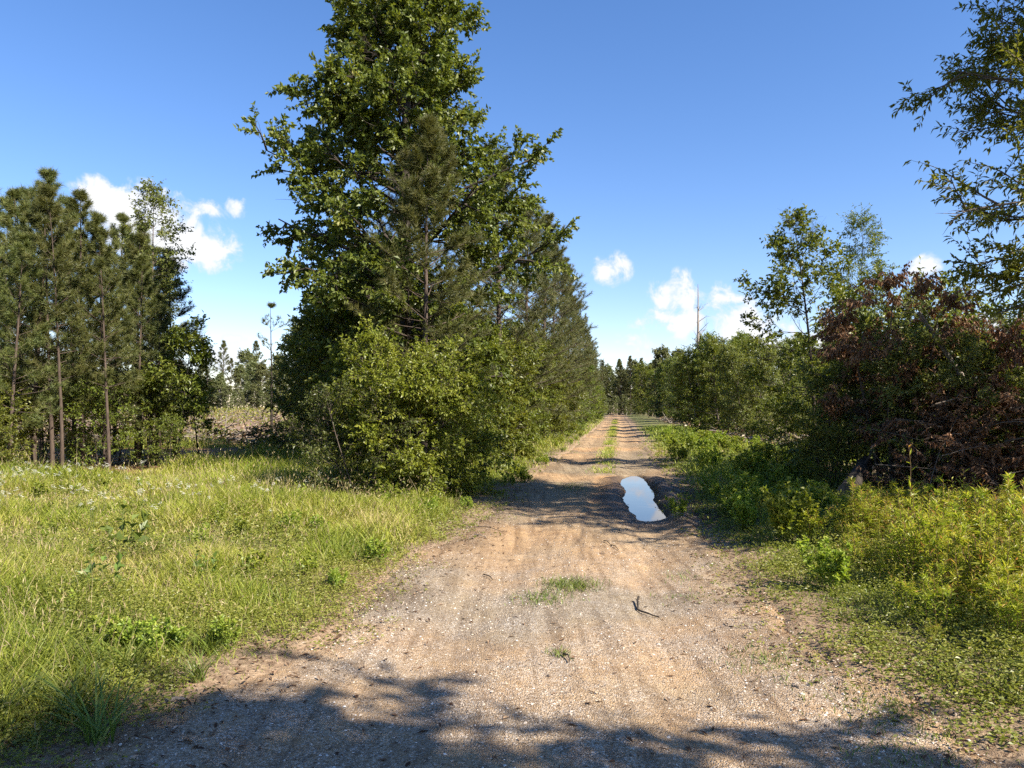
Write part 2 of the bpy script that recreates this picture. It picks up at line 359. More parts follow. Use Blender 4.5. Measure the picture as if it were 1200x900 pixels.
def tubes(mb, pts, r0, r1, sides=5, mat=0, rnd=.5, power=1.0):
    N, K1, _ = pts.shape
    T = norm(np.gradient(pts, axis=1))
    ref = np.where(np.abs(T[:, :1, 2:3]) > .8, np.array([1., 0, 0]), np.array([0, 0, 1.]))
    U = norm(np.cross(T, np.broadcast_to(ref, T.shape))); V = np.cross(T, U)
    t = np.linspace(0, 1, K1) ** power
    R = np.broadcast_to(r0, (N,))[:, None] * (1 - t) + np.broadcast_to(r1, (N,))[:, None] * t
    a = np.arange(sides) * 2 * pi / sides
    ring = pts[:, :, None, :] + R[:, :, None, None] * (np.cos(a)[None, None, :, None] * U[:, :, None, :] + np.sin(a)[None, None, :, None] * V[:, :, None, :])
    idx = np.arange(N * K1 * sides).reshape(N, K1, sides)
    A = idx[:, :-1]; B = np.roll(idx, -1, 2)[:, :-1]; C_ = np.roll(idx, -1, 2)[:, 1:]; Dd = idx[:, 1:]
    f = np.stack([A, B, C_, Dd], -1).reshape(-1, 4)
    mb.add(ring.reshape(-1, 3), f, mat, np.full(len(f), rnd), True)

def at_t(pts, t):
    """pts (N,K+1,3), t (N,) -> positions, tangents"""
    N, K1, _ = pts.shape; K = K1 - 1
    q = np.clip(t, 0, .9999) * K; i = q.astype(int); f = (q - i)[:, None]; r = np.arange(N)
    a = pts[r, i]; b = pts[r, i + 1]
    return a * (1 - f) + b * f, norm(b - a)

def side_dirs(T, ang, phi):
    ref = np.where(np.abs(T[:, 2:3]) > .9, np.array([1., 0, 0]), np.array([0, 0, 1.]))
    U = norm(np.cross(T, ref)); V = np.cross(U, T)      # U horizontal, V upward-ish
    ca, sa = np.cos(ang)[:, None], np.sin(ang)[:, None]
    return norm(ca * T + sa * (np.cos(phi)[:, None] * U + np.sin(phi)[:, None] * V))

def leaves(mb, P, A, L, W, rng, droop=.2, fold=.25, up=.8, mat=0, rnd=None):
    """folded diamond leaves; A axis, normals biased upward"""
    N = len(P); A = A.copy(); A[:, 2] -= droop; A = norm(A)
    nrm = rng.normal(0, 1, (N, 3)); nrm[:, 2] += up * 2.2
    side = norm(np.cross(A, nrm)); nn = np.cross(side, A)
    L = np.broadcast_to(L, (N,))[:, None] * rng.uniform(.45, 1.3, (N, 1)); W = np.broadcast_to(W, (N,))[:, None] * rng.uniform(.7, 1.2, (N, 1))
    b = P; mid = P + A * L * .45; tip = P + A * L - nn * L * .12
    l = mid + side * W * .5 + nn * W * fold; r = mid - side * W * .5 + nn * W * fold
    v = np.stack([b, l, tip, r], 1).reshape(-1, 3)
    i = np.arange(N)[:, None] * 4
    rr = rng.random(N) if rnd is None else rnd
    f = np.concatenate([i + np.array([0, 1, 2]), i + np.array([0, 2, 3])])
    mb.add(v, f, mat, np.concatenate([rr, rr]))

def spawn(rng, parents, n, t0, t1, ang, plane=1.0):
    """n children per parent branch; returns parent index, t, start, direction"""
    N = len(parents); idx = np.repeat(np.arange(N), n); m = len(idx)
    base = np.tile((np.arange(n) + .5) / n, N)
    t = t0 + (t1 - t0) * np.clip(base + rng.uniform(-.5, .5, m) / n, 0, 1)
    P, T = at_t(parents[idx], t)
    phi = np.where(rng.random(m) < .5, 0., pi) + rng.normal(0, 1., m) * plane
    a = np.radians(rng.uniform(ang[0], ang[1], m))
    return idx, t, P, side_dirs(T, a, phi)

def broadleaf(name, H, r0, env, n1, n2, n3, nl, leaf, leafw, mats, seed, t0=.2, el=(10, 65), stems=1, spread=.0,
              azf=None, trop=.15, twig=.38, droop=.25, wob=.16, l2=.55, lean=(0, 0), limb_r=.35, tfine=True, up=.8, hide=.0, detail=True):
    rng = np.random.default_rng(seed)
    root = empty(name); tr = MB(); cr = MB()
    az = np.arange(stems) * 2.4 + rng.uniform(0, 6)
    P = np.stack([np.cos(az), np.sin(az), 0 * az], 1) * (.10 * (stems > 1)); P[:, 2] = -.12
    D = norm(np.stack([np.cos(az) * spread + lean[0], np.sin(az) * spread + lean[1], np.ones(stems)], 1))
    Ls = H * rng.uniform(.75, 1.0, stems) / D[:, 2] if stems > 1 else np.array([H])
    st = grow(P, D, Ls, 9, .25 if stems > 1 else .05, .05 if stems == 1 else .10, rng)
    tubes(tr, st, r0, r0 * .12, 9 if stems == 1 else 6, power=.85)
    # limbs
    k1 = max(1, n1 // stems); idx = np.repeat(np.arange(stems), k1); m = len(idx)
    t = t0 + (1 - t0) * np.tile((np.arange(k1) + .5) / k1, stems) ** .9; t = np.clip(t + rng.normal(0, .015, m), t0, .99)
    Pl, _ = at_t(st[idx], t)
    azl = np.arange(m) * 2.39996 + rng.normal(0, .35, m) + seed
    e = np.radians(el[0] + (el[1] - el[0]) * ((t - t0) / (1 - t0)) ** 1.3 + rng.normal(0, 9, m))
    Dl = np.stack([np.cos(azl) * np.cos(e), np.sin(azl) * np.cos(e), np.sin(e)], 1)
    Ll = env(t) * rng.uniform(.72, 1.08, m)
    if azf is not None: Ll = Ll * azf(azl, t)
    lb = grow(Pl, Dl, Ll, 6, trop, wob, rng)
    rl = np.clip(r0 * limb_r * (1 - t * .75) * np.clip(Ll / max(Ll.max(), .01), .3, 1), .004, None)
    tubes(tr, lb, rl, rl * .25, 5)
    # secondary
    i2, t2, P2, D2 = spawn(rng, lb, n2, .22, 1.0, (30, 62), .55)
    L2 = Ll[i2] * l2 * (1.15 - t2 * .8) * rng.uniform(.6, 1.15, len(i2)) + twig * .3
    b2 = grow(P2, D2, L2, 4, .12, wob * 1.2, rng)
    r2 = np.clip(rl[i2] * .45, .003, None)
    tubes(tr, b2, r2, r2 * .3, 4)
    # twigs
    i3, t3, P3, D3 = spawn(rng, b2, n3, .25, 1.0, (25, 60), .7)
    L3 = twig * rng.uniform(.6, 1.3, len(i3))
    b3 = grow(P3, D3, L3, 2, -.1, .2, rng)
    if detail: tubes(tr, b3, np.clip(r2[i3] * .45, .0022, .006), .0015, 3)
    if hide > 0:
        # thin out some whole twigs so that gaps open between clumps
        ng = vnoise(P3[:, 0] + P3[:, 2] * .7, P3[:, 1] + P3[:, 2] * .9, .55, seed)
        b3 = b3[ng > hide * .9]
    n = len(b3); j = np.repeat(np.arange(n), nl)
    tl = np.tile((np.arange(nl) + .6) / nl, n); tl = np.clip(tl + rng.uniform(-.1, .1, len(tl)), .02, 1)
    Pf, Tf = at_t(b3[j], tl)
    Df = side_dirs(Tf, np.radians(rng.uniform(25, 75, len(j))), rng.uniform(0, 2 * pi, len(j)))
    tw = np.repeat(np.clip(rng.normal(.5, .2, n), 0, 1), nl)
    leaves(cr, Pf + rng.normal(0, .01, Pf.shape), Df, leaf, leafw, rng, droop, .22, up, 0, np.clip(.6 * tw + .4 * rng.random(len(j)), 0, 1))
    tr.build('trunk', mats[0], root); cr.build('crown', mats[1], root)
    return root

def pine(name, H, r0, seed, nb=70, n2=7, tufts=3, needles=26, nlen=.17, nw=.010, t0=.18, rmax=1.7, mats=None, el=(5, 62), prof=None, sparse=0.):
    rng = np.random.default_rng(seed)
    root = empty(name); tr = MB(); cr = MB()
    st = grow(np.array([[0, 0, -.1]]), np.array([[0, 0, 1.]]), H, 12, .0, .03, rng)
    tubes(tr, st, r0, r0 * .10, 9, power=.9)
    # whorls
    nwh = max(4, nb // 5); wt = t0 + (1 - t0) * np.linspace(0, .97, nwh) ** .92
    t = np.repeat(wt, 5) + rng.normal(0, .012, nwh * 5); t = np.clip(t, t0, .985)
    m = len(t); Pl, _ = at_t(np.repeat(st, m, 0), t)
    az = np.arange(m) * 2 * pi / 5 + np.repeat(rng.uniform(0, 6, nwh), 5) + rng.normal(0, .3, m)
    u = (t - t0) / (1 - t0)
    e = np.radians(el[0] + (el[1] - el[0]) * u ** 1.2 + rng.normal(0, 8, m))
    D = np.stack([np.cos(az) * np.cos(e), np.sin(az) * np.cos(e), np.sin(e)], 1)
    env = prof(u) if prof is not None else np.interp(u, [0, .15, .4, .8, 1], [.75, 1, .85, .42, .10])
    L = rmax * env * rng.uniform(.65, 1.1, m)
    keep = rng.random(m) > sparse; Pl, D, L, t, u = Pl[keep], D[keep], L[keep], t[keep], u[keep]
    lb = grow(Pl, D, L, 5, .28, .10, rng)
    rl = np.clip(r0 * .26 * (1 - u * .6) * np.clip(L / rmax, .35, 1), .005, None)
    tubes(tr, lb, rl, rl * .3, 5)
    i2, t2, P2, D2 = spawn(rng, lb, n2, .35, 1., (30, 58), .5)
    L2 = np.clip(L[i2] * .42 * (1.2 - t2 * .8), .12, .8) * rng.uniform(.7, 1.2, len(i2))
    b2 = grow(P2, D2, L2, 3, .35, .12, rng)
    tubes(tr, b2, np.clip(rl[i2] * .4, .003, .008), .002, 3)
    # needles : several tufts along every branchlet and at every branch tip
    allb = np.concatenate([b2, lb[:, -4:]]); n = len(allb)
    j = np.repeat(np.arange(n), tufts); tt = np.tile(np.linspace(.35, 1., tufts), n) + rng.uniform(-.08, .05, n * tufts)
    P, T = at_t(allb[j], np.clip(tt, 0, 1)); T[:, 2] += .25; T = norm(T)
    q = np.repeat(np.arange(len(P)), needles); k = len(q)
    a = np.radians(rng.uniform(12, 78, k)); Dn = side_dirs(T[q], a, rng.uniform(0, 2 * pi, k))
    Ln = nlen * rng.uniform(.7, 1.15, k)[:, None]
    P0 = P[q] - T[q] * rng.uniform(0, .09, k)[:, None]
    sd = norm(np.cross(Dn, rng.normal(0, 1, (k, 3)))) * nw * .5
    tip = P0 + Dn * Ln; tip[:, 2] -= .015
    v = np.stack([P0 - sd, P0 + sd, tip], 1).reshape(-1, 3)
    cr.add(v, np.arange(k * 3).reshape(-1, 3), 0, np.clip(np.repeat(rng.random(len(P)), needles) * .6 + .4 * rng.random(k), 0, 1))
    tr.build('trunk', mats[0], root); cr.build('crown', mats[1], root)
    return root

def herb(name, H, n, nl, leaf, leafw, seed, mats, lean=.35, rad=.1, pitch=(20, 65), side=0, droop=.25, wob=.12, tr=.15, sr=.004, taper=.5):
    """leafy plant: several stems with leaves all along, optional side shoots"""
    rng = np.random.default_rng(seed); root = empty(name); sm = MB(); lf = MB()
    az = rng.uniform(0, 2 * pi, n); rr = rad * np.sqrt(rng.random(n))
    P = np.stack([np.cos(az) * rr, np.sin(az) * rr, np.full(n, -.03)], 1)
    D = norm(np.stack([np.cos(az) * lean * rng.random(n), np.sin(az) * lean * rng.random(n), np.ones(n)], 1))
    L = H * rng.uniform(.55, 1.0, n)
    st = grow(P, D, L, 5, tr, wob, rng); tubes(sm, st, sr, sr * .4, 4)
    br = st; lens = L
    if side:
        i, t, P2, D2 = spawn(rng, st, side, .3, .95, (30, 55), .9)
        b2 = grow(P2, D2, L[i] * .38 * (1.2 - t), 5, .3, wob, rng); tubes(sm, b2, sr * .6, sr * .3, 3)
        br = np.concatenate([st, b2])
    m = len(br); j = np.repeat(np.arange(m), nl)
    t = np.tile((np.arange(nl) + .7) / nl, m) * .88 + .12
    Pf, T = at_t(br[j], np.clip(t, 0, 1))
    ph = np.tile(np.arange(nl) * 2.4, m) + np.repeat(rng.uniform(0, 6, m), nl)
    Df = side_dirs(T, np.radians(rng.uniform(pitch[0], pitch[1], len(j))), ph)
    sz = 1 - taper * np.abs(t - .45)
    g = np.clip(t * .88 + rng.normal(0, .15, len(j)), 0, 1)
    leaves(lf, Pf, Df, leaf * sz, leafw * sz, rng, droop, .22, .7, 0, g)
    sm.build('stem', mats[0], root); lf.build('foliage', mats[1], root)
    return root

def blades(mb, P, h, w, lean, bend, rng, K=3, rnd=None, mat=0):
    N = len(P); az = rng.uniform(0, 2 * pi, N); f2 = az + pi / 2 + rng.normal(0, .6, N)
    A = np.stack([np.cos(az), np.sin(az), 0 * az], 1); Sd = np.stack([np.cos(f2), np.sin(f2), 0 * az], 1)
    h = np.broadcast_to(h, (N,)); w = np.broadcast_to(w, (N,)); rows = []
    for k in range(K):
        t = k / K; c = P + A * (h * (lean * t + bend * t * t))[:, None]; c[:, 2] += h * (t - .45 * bend * t * t)
        ww = (w * (1 - t * t * .7) * .5)[:, None]; rows += [c - Sd * ww, c + Sd * ww]
    c = P + A * (h * (lean + bend))[:, None]; c[:, 2] += h * (1 - .45 * bend); rows.append(c)
    v = np.stack(rows, 1); nv = 2 * K + 1; i = np.arange(N)[:, None] * nv
    rr = rng.random(N) if rnd is None else rnd
    q = [i + np.array([2 * k, 2 * k + 1, 2 * k + 3, 2 * k + 2]) for k in range(K - 1)]
    n0 = mb.n
    mb.add(v.reshape(-1, 3), np.concatenate([i + np.array([2 * K - 2, 2 * K - 1, 2 * K])]), mat, rr)
    if q:
        f = np.concatenate(q); mb.f.append((f.astype(np.int32) + n0, mat, np.tile(rr, len(q)).astype(np.float32), False))

def place(o, x, y, rz=0, sc=1, label=None, cat=None, group=None, dz=0., sz=None):
    o.location = (x, y, float(gz(x, y)) + dz); o.rotation_euler = (o.rotation_euler[0], o.rotation_euler[1], rz)
    o.scale = (sc, sc, sz or sc)
    return tag(o, label, cat, group)

class Proto:
    """first call moves the prototype itself, later calls copy it"""
    def __init__(s, root): s.root = root; s.used = False
    def __call__(s, *a, **k):
        o = dup(s.root) if s.used else s.root
        if s.used:
            for key in ('label', 'category', 'group'):
                if key in o: del o[key]
        s.used = True
        return place(o, *a, **k)

def px(p, d): return (p - 600) / 906 * d       # helper used while measuring the photograph

exec_trees = True
BK, PB, DB, PLB = M['bark'], M['pine_bark'], M['dark_bark'], M['pale_bark']

# --- the big hardwood left of the road
big_env = lambda t: np.interp(t, [.13, .3, .42, .55, .7, .85, 1], [3.0, 3.3, 3.1, 2.45, 1.7, 1.05, .5])
big_az = lambda a, t: 1 + .10 * np.sin(a * 3 + t * 9) + .08 * np.sin(a * 5 - t * 17)
o = broadleaf('hardwood_tree', 14.6, .24, big_env, 104, 10, 8, 19, .118, .080, (DB, M['oak_leaf']), 5, t0=.13, el=(4, 60), azf=big_az, twig=.40, trop=.1, hide=.27, l2=.55, up=.3)
place(o, -2.5, 18.6, .4, 1, 'tallest broad leafy hardwood left of the road, its top cut off by the frame', 'tree')

# --- pine standing in front of it
p = pine('pine_tree', 7.6, .085, 21, 85, 8, 3, 26, .17, .010, .26, 1.75, (PB, M['needle']), el=(2, 60))
place(p, -1.85, 16.2, 0, 1, 'olive green pine with bare reddish trunk in front of the tallest hardwood', 'pine')

# --- rounded roadside bush
b = broadleaf('round_bush', 2.55, .035, lambda t: np.interp(t, [0, .3, .6, 1], [1.1, 1.3, 1.1, .5]), 84, 7, 6, 13, .068, .042, (BK, M['bush_leaf']), 31,
              t0=.06, el=(-8, 60), stems=9, spread=.36, twig=.26, trop=.12, l2=.6)
place(b, -1.75, 13.9, 0, 1.0, 'big round yellow-green bush at the foot of the tallest hardwood', 'bush')
b2 = broadleaf('low_bush', 1.7, .02, lambda t: np.interp(t, [0, .4, 1], [.8, .9, .4]), 48, 6, 5, 10, .055, .032, (BK, M['dark_leaf']), 32, t0=.05, el=(-5, 60), stems=7, spread=.5, twig=.2)
place(b2, -2.65, 13.4, 0, 1, 'low dark small-leaved bush at the left foot of the big round bush', 'bush')

# --- roadside row, left
row = Proto(broadleaf('roadside_tree', 4.4, .05, lambda t: np.interp(t, [0, .3, .7, 1], [1.25, 1.35, 1.1, .5]), 66, 7, 6, 9, .105, .065, (BK, M['side_leaf']), 41, t0=.05, el=(-8, 62), stems=4, spread=.22, twig=.34))
row2 = Proto(broadleaf('roadside_tree', 3.8, .05, lambda t: np.interp(t, [0, .3, .7, 1], [1.3, 1.4, 1.05, .5]), 60, 7, 6, 9, .115, .072, (BK, M['side_leaf']), 42, t0=.05, el=(-10, 58), stems=5, spread=.28, twig=.34))
spots = [(18.8, -3.7, .82, 'leafy roadside tree just right of the big round bush'),
         (22.0, -3.6, .95, 'second leafy tree up the road from the big round bush'),
         (21.0, -5.6, 1.2, 'leafy tree behind the olive green pine and the big round bush'),
         (26, -3.8, 1.0, None), (30.5, -3.8, 1.05, None), (36, -3.8, 1.1, None), (42, -3.4, 1.1, None), (49, -3.5, 1.1, None), (57, -3.5, 1.15, None), (67, -3.5, 1.2, None), (79, -3.6, 1.2, None), (94, -3.6, 1.25, None), (112, -3.7, 1.25, None), (132, -3.7, 1.3, None)]
for i, (y, s, sc, lab) in enumerate(spots):
    (row if i % 2 == 0 else row2)(xc(y) + s, y, i * 1.9, sc, lab or 'bright green leafy tree in the row along the left road edge, under the pines', 'tree', 'leafy trees in a row along the left edge of the road')

tall1 = Proto(pine('tall_pine', 10.2, .13, 51, 100, 7, 3, 20, .20, .014, .12, 2.5, (PB, M['needle_dark']), el=(0, 58), prof=lambda u: np.interp(u, [0, .3, .6, .85, 1], [.8, 1, .78, .42, .16])))
tall2 = Proto(pine('tall_pine', 9.6, .12, 52, 95, 7, 3, 20, .20, .014, .12, 2.4, (PB, M['needle_dark']), el=(0, 58), prof=lambda u: np.interp(u, [0, .3, .6, .85, 1], [.85, 1, .75, .4, .16])))
tp = [(26, -3.6, 1.0, 'dark pine poking out right behind the tallest hardwood'), (31, -3.3, 1.02, 'dark pine with its tip beside the right side of the tallest hardwood crown'), (37, -3.2, 1.05, None), (43, -3.2, 1.08, None), (50, -3.3, 1.08, None), (58, -3.3, 1.08, None),
      (67, -3.4, 1.08, None), (78, -3.4, 1.05, None), (92, -3.4, 1.05, None), (108, -3.5, 1.05, None), (24, -6.5, .9, 'dark pine behind the tallest hardwood, seen through its lower branches'), (34, -6.5, 1.0, None)]
for i, (y, s, sc, lab) in enumerate(tp):
    (tall1 if i % 2 == 0 else tall2)(xc(y) + s, y, i * 2.3, sc, lab or 'tall dark pine in the row receding along the left side of the road', 'pine', 'dark pines in a row along the left side of the road')

# --- left pine stand
yp = [Proto(pine('young_pine', 6.8, .06, 61, 62, 5, 3, 24, .17, .010, .24, 1.45, (PB, M['needle']), el=(8, 62))),
      Proto(pine('young_pine', 6.8, .07, 62, 66, 5, 3, 24, .17, .010, .20, 1.5, (PB, M['needle']), el=(5, 60))),
      Proto(pine('young_pine', 6.8, .05, 63, 46, 5, 3, 22, .17, .010, .34, 1.3, (PB, M['needle']), el=(10, 66)))]
stand = [(-11.4, 17.0, 7.4, 'leftmost tall young pine of the stand beside the meadow'), (-10.5, 18.0, 7.0, 'slim young pine with the pointed tip that rises highest inside the left stand'),
         (-9.4, 17.2, 6.3, 'young pine at the front of the stand with a dark bare lower trunk'), (-12.6, 20, 7.0, None), (-9.9, 19, 6.7, None),
         (-8.55, 17.6, 5.9, 'front right young pine of the stand, by the white flowers'), (-11.7, 22, 7.4, None), (-14, 23, 7.9, None), (-13.4, 19, 7.9, None), (-9.3, 20.6, 6.1, None), (-8.9, 22.2, 6.0, None), (-12.0, 15.9, 6.2, None), (-15.5, 21, 7.5, None), (-8.5, 20.0, 4.4, 'shortest young pine at the right end of the stand'), (-16.5, 25, 8.2, None), (-10.9, 24.5, 7.2, None), (-10.2, 16.6, 5.2, None), (-9.0, 18.3, 5.6, None), (-9.9, 17.7, 6.4, None), (-8.6, 19.2, 5.2, None), (-13, 27, 7.5, None), (-15.5, 28, 7.8, None), (-18, 27, 8, None), (-14.2, 31, 8, None), (-17, 32, 8.2, None), (-20, 31, 8, None), (-11.8, 28, 6.9, None), (-12.6, 24.5, 7.6, None)]
for i, (x, y, h, lab) in enumerate(stand):
    x -= .035 * y if x > -12 else 0
    yp[i % 3](x, y, i * 1.7, h / 6.8, lab or 'slender young pine inside the dense dark stand left of the meadow', 'pine', 'young pines of the stand left of the meadow')

thin = Proto(broadleaf('slender_tree', 7.3, .055, lambda t: np.interp(t, [.3, .6, 1], [1.1, 1.2, .5]), 40, 6, 5, 8, .085, .05, (BK, M['light_leaf']), 71, t0=.4, el=(15, 65), twig=.3, hide=.3))
thin(-10.0, 21.4, 0, 1, 'slender pale green hardwood rising through the young pine stand', 'tree')
oak = Proto(broadleaf('small_oak', 3.9, .05, lambda t: np.interp(t, [.3, .6, 1], [.9, 1.0, .4]), 26, 6, 5, 7, .11, .07, (DB, M['side_leaf']), 72, t0=.35, el=(5, 60), twig=.3, hide=.45, lean=(.12, 0)))
oak(-8.25, 19.0, 0, .85, 'small dark oak leaning at the right end of the pine stand', 'oak')
oak(-8.9, 18.9, 2, .6, 'smaller oak sapling under the right edge of the pine stand', 'oak')
oak(-8.7, 21.5, 4, .6, 'little oak behind the leaning oak by the pine stand', 'oak')
und = Proto(broadleaf('understory_shrub', 2.3, .02, lambda t: np.interp(t, [0, .5, 1], [.8, .95, .4]), 44, 6, 5, 8, .085, .052, (BK, M['side_leaf']), 73, t0=.1, el=(0, 60), stems=4, spread=.3, twig=.26))
und2 = Proto(broadleaf('understory_shrub', 2.2, .018, lambda t: np.interp(t, [0, .5, 1], [.7, .85, .4]), 28, 5, 4, 6, .08, .045, (DB, M['side_leaf']), 74, t0=.15, el=(0, 60), stems=3, spread=.25, twig=.26, hide=.25))
und(-10.7, 15.8, 0, .62, 'bright green leafy shrub at the left edge of the photo under the pines', 'shrub')
und(-11.6, 16.9, 2, .95, 'taller bright green shrub behind the leafy shrub under the leftmost pine', 'shrub')
for i, (x, y, sc) in enumerate([(-9.6, 18.2, .9), (-8.9, 19.5, .8), (-11.3, 18.6, 1), (-8.0, 18.0, .55), (-10.5, 20.3, 1.1), (-12.5, 17.5, 1.0), (-11.8, 21, 1.0), (-13.5, 22, 1.2)]):
    und2(x, y, i * 1.3, sc, 'thin dark shrub in the shade between the young pine trunks', 'shrub', 'shrubs under the young pine stand')

# --- behind, centre left
lt = Proto(broadleaf('light_tree', 5.4, .06, lambda t: np.interp(t, [0, .4, .8, 1], [1.5, 1.7, 1.1, .5]), 60, 7, 5, 9, .11, .07, (BK, M['light_leaf']), 81, t0=.12, el=(0, 65), stems=2, spread=.15, twig=.34))
lt(-6.2, 25.5, 0, .92, 'pale green leafy tree left behind the tallest hardwood, above the brush heap', 'tree')
lt(-5.2, 22.5, 2, .95, 'pale green tree partly hidden by the left side of the tallest hardwood', 'tree')
lt(-8.0, 31, 4, .85, 'smaller pale tree between the bare young pine and the tallest hardwood', 'tree')
lt(-4.2, 29, 4, 1.1, 'pale green tree far behind the tallest hardwood', 'tree')
bp = pine('bare_pine', 5.9, .07, 82, 22, 4, 2, 18, .16, .012, .50, 1.5, (DB, M['needle_dark']), el=(5, 50), sparse=.35)
place(bp, px(318, 30), 30, 0, .93, 'thin nearly bare young pine standing alone at the clearing edge', 'pine')

# heaps of cut branches
def brush_heap(name, n, R, H, seed, leafy, lmat, wood, leaf=.10, lw=.05, nl=14, nlt=6, droop=.6):
    rng = np.random.default_rng(seed); root = empty(name); w = MB(); lf = MB()
    a = rng.uniform(0, 2 * pi, n); r = R * np.sqrt(rng.random(n)) * .8
    hh = H * np.sqrt(np.clip(1 - (r / R) ** 2, .05, 1))
    P = np.stack([np.cos(a) * r, np.sin(a) * r, hh * rng.random(n) * .8], 1)
    d = rng.normal(0, 1, (n, 3)); d[:, 2] = rng.normal(.15, .35, n); d = norm(d); L = rng.uniform(.5, 1.1, n) * R
    st = grow(P - d * L[:, None] * .5, d, L, 5, -.1, .15, rng); st[:, :, 2] = np.maximum(st[:, :, 2], .02)
    tubes(w, st, rng.uniform(.006, .017, n), .004, 5)
    i, t, P2, D2 = spawn(rng, st, 5, .2, 1, (25, 60), 1.)
    b2 = grow(P2, D2, rng.uniform(.25, .6, len(i)), 3, -.1, .25, rng); b2[:, :, 2] = np.maximum(b2[:, :, 2], .02); tubes(w, b2, .005, .002, 3)
    m = int(len(b2) * leafy); b3 = b2[rng.permutation(len(b2))[:m]]
    j = np.repeat(np.arange(m), nl); Pf, T = at_t(b3[j], rng.random(len(j)))
    leaves(lf, Pf, side_dirs(T, np.radians(rng.uniform(20, 80, len(j))), rng.uniform(0, 6.3, len(j))), leaf, lw, rng, droop, .25, .2)
    w.build('branches', wood, root)
    if m: lf.build('foliage', lmat, root)
    return root
h = brush_heap('brush_heap', 90, 2.0, 1.25, 91, .8, M['dark_leaf'], DB, .08, .05, 12)
place(h, px(338, 28), 28, 0, 1, 'dark heap of cut branches beside the bare young pine', 'brush heap')

# --- far treeline left and right, and where the road ends
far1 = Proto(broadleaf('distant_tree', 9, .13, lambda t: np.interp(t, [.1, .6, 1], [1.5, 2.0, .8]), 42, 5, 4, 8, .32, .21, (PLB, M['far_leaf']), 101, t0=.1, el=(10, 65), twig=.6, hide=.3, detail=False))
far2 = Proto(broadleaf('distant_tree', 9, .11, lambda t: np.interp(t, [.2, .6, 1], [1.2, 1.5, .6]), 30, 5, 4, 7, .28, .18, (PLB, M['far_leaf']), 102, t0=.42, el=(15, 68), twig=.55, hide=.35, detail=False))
farp = Proto(pine('distant_pine', 11, .14, 103, 50, 5, 2, 14, .34, .035, .35, 2.1, (PB, M['needle_dark'])))
rng = np.random.default_rng(77)
k = 0
for xx in np.arange(-130, -14, 2.1):
    y = rng.uniform(105, 150); x = xx * y / 125 + rng.normal(0, 1)
    f = (far1, far2, far2, farp)[int(rng.integers(0, 4))]
    f(x, y, rng.uniform(0, 6), rng.uniform(.75, 1.15), 'pale distant tree in the wood edge beyond the clearing left of the road' if f is not farp else 'distant pine in the wood edge beyond the clearing left of the road', 'tree', 'trees of the wood edge beyond the left clearing')
for xx in np.arange(-85, -14, 1.5):
    y = rng.uniform(100, 118); (far1, farp)[int(rng.random() < .2)](xx * y / 110, y, rng.uniform(0, 6), rng.uniform(.45, .7), 'shorter tree at the front of the wood edge beyond the left clearing', 'tree', 'shorter trees at the front of the left wood edge')
for xx in np.concatenate([np.arange(20, 44, 1.5), np.arange(44, 150, 2.6)]):
    y = rng.uniform(95, 150); x = xx * y / 120 + rng.normal(0, 1)
    f = (far1, far2, farp)[int(rng.integers(0, 3))]
    f(x, y, rng.uniform(0, 6), rng.uniform(.7, 1.05), 'distant tree of the wood edge beyond the clearing right of the road' if f is not farp else 'distant pine of the wood edge beyond the clearing right of the road', 'tree', 'trees of the wood edge beyond the right clearing')
for i in range(34):
    far1(xc(y := rng.uniform(166, 173)) + (-12 + i * .95), y, rng.uniform(0, 6), rng.uniform(.32, .48), 'low shrub under the trees closing off the far end of the road', 'shrub', 'low shrubs at the far end of the road')
for i in range(80):
    y = rng.uniform(97, 104); far1((-72 + i * .88) * y / 100, y, rng.uniform(0, 6), rng.uniform(.26, .42), 'low shrub at the foot of the wood edge beyond the left clearing', 'shrub', 'low shrubs at the foot of the left wood edge')
for i in range(36):
    y = rng.uniform(92, 100); far1((19 + i * .95) * y / 100, y, rng.uniform(0, 6), rng.uniform(.3, .5), 'low shrub at the foot of the wood edge beyond the right clearing', 'shrub', 'low shrubs at the foot of the right wood edge')
for i in range(64):
    y = rng.uniform(172, 205); s = rng.uniform(-14, 20)
    f = (far1, farp)[i % 2]
    f(xc(y) + s, y, rng.uniform(0, 6), rng.uniform(.8, 1.3), 'leafy tree closing off the far end of the road' if i % 2 == 0 else 'dark pine closing off the far end of the road', 'tree', 'trees closing off the far end of the road')

# --- right-hand row down the road
rr1 = Proto(broadleaf('rounded_tree', 5.8, .07, lambda t: np.interp(t, [0, .4, .8, 1], [1.6, 1.8, 1.2, .6]), 60, 7, 5, 9, .125, .08, (BK, M['side_leaf']), 111, t0=.08, el=(-5, 65), stems=3, spread=.2, twig=.36))
rr2 = Proto(broadleaf('rounded_tree', 5.6, .07, lambda t: np.interp(t, [0, .4, .8, 1], [1.5, 1.7, 1.2, .6]), 56, 7, 5, 9, .125, .075, (BK, M['light_leaf']), 112, t0=.1, el=(0, 65), stems=2, spread=.2, twig=.36))
R = [(11.2, 41, .86, 0, 'dense round tree in front of the dead snag right of the road'), (13.4, 46, .95, 1, 'tree right behind the dense round tree near the dead snag'), (13.0, 53, .95, 0, None), (14.8, 63, 1.0, 0, None), (16.6, 73, 1.05, 1, None), (18.2, 84, 1.15, 0, None), (20.2, 98, 1.25, 0, None), (22.6, 115, 1.4, 0, None), (24.2, 135, 1.6, 0, None), (27, 152, 1.7, 1, None),
     (10.6, 34.5, .72, 1, 'pale green tree in front of the right-hand row, left of the thin tall tree'), (13, 37, .8, 1, 'pale green tree behind the thin tall tree right of the road'), (14, 52, 1.1, 0, None), (16.5, 60, 1.2, 1, None), (12.6, 30, .62, 1, 'small pale tree just behind the thin tall tree right of the road'), (15.5, 40, .9, 0, None)]
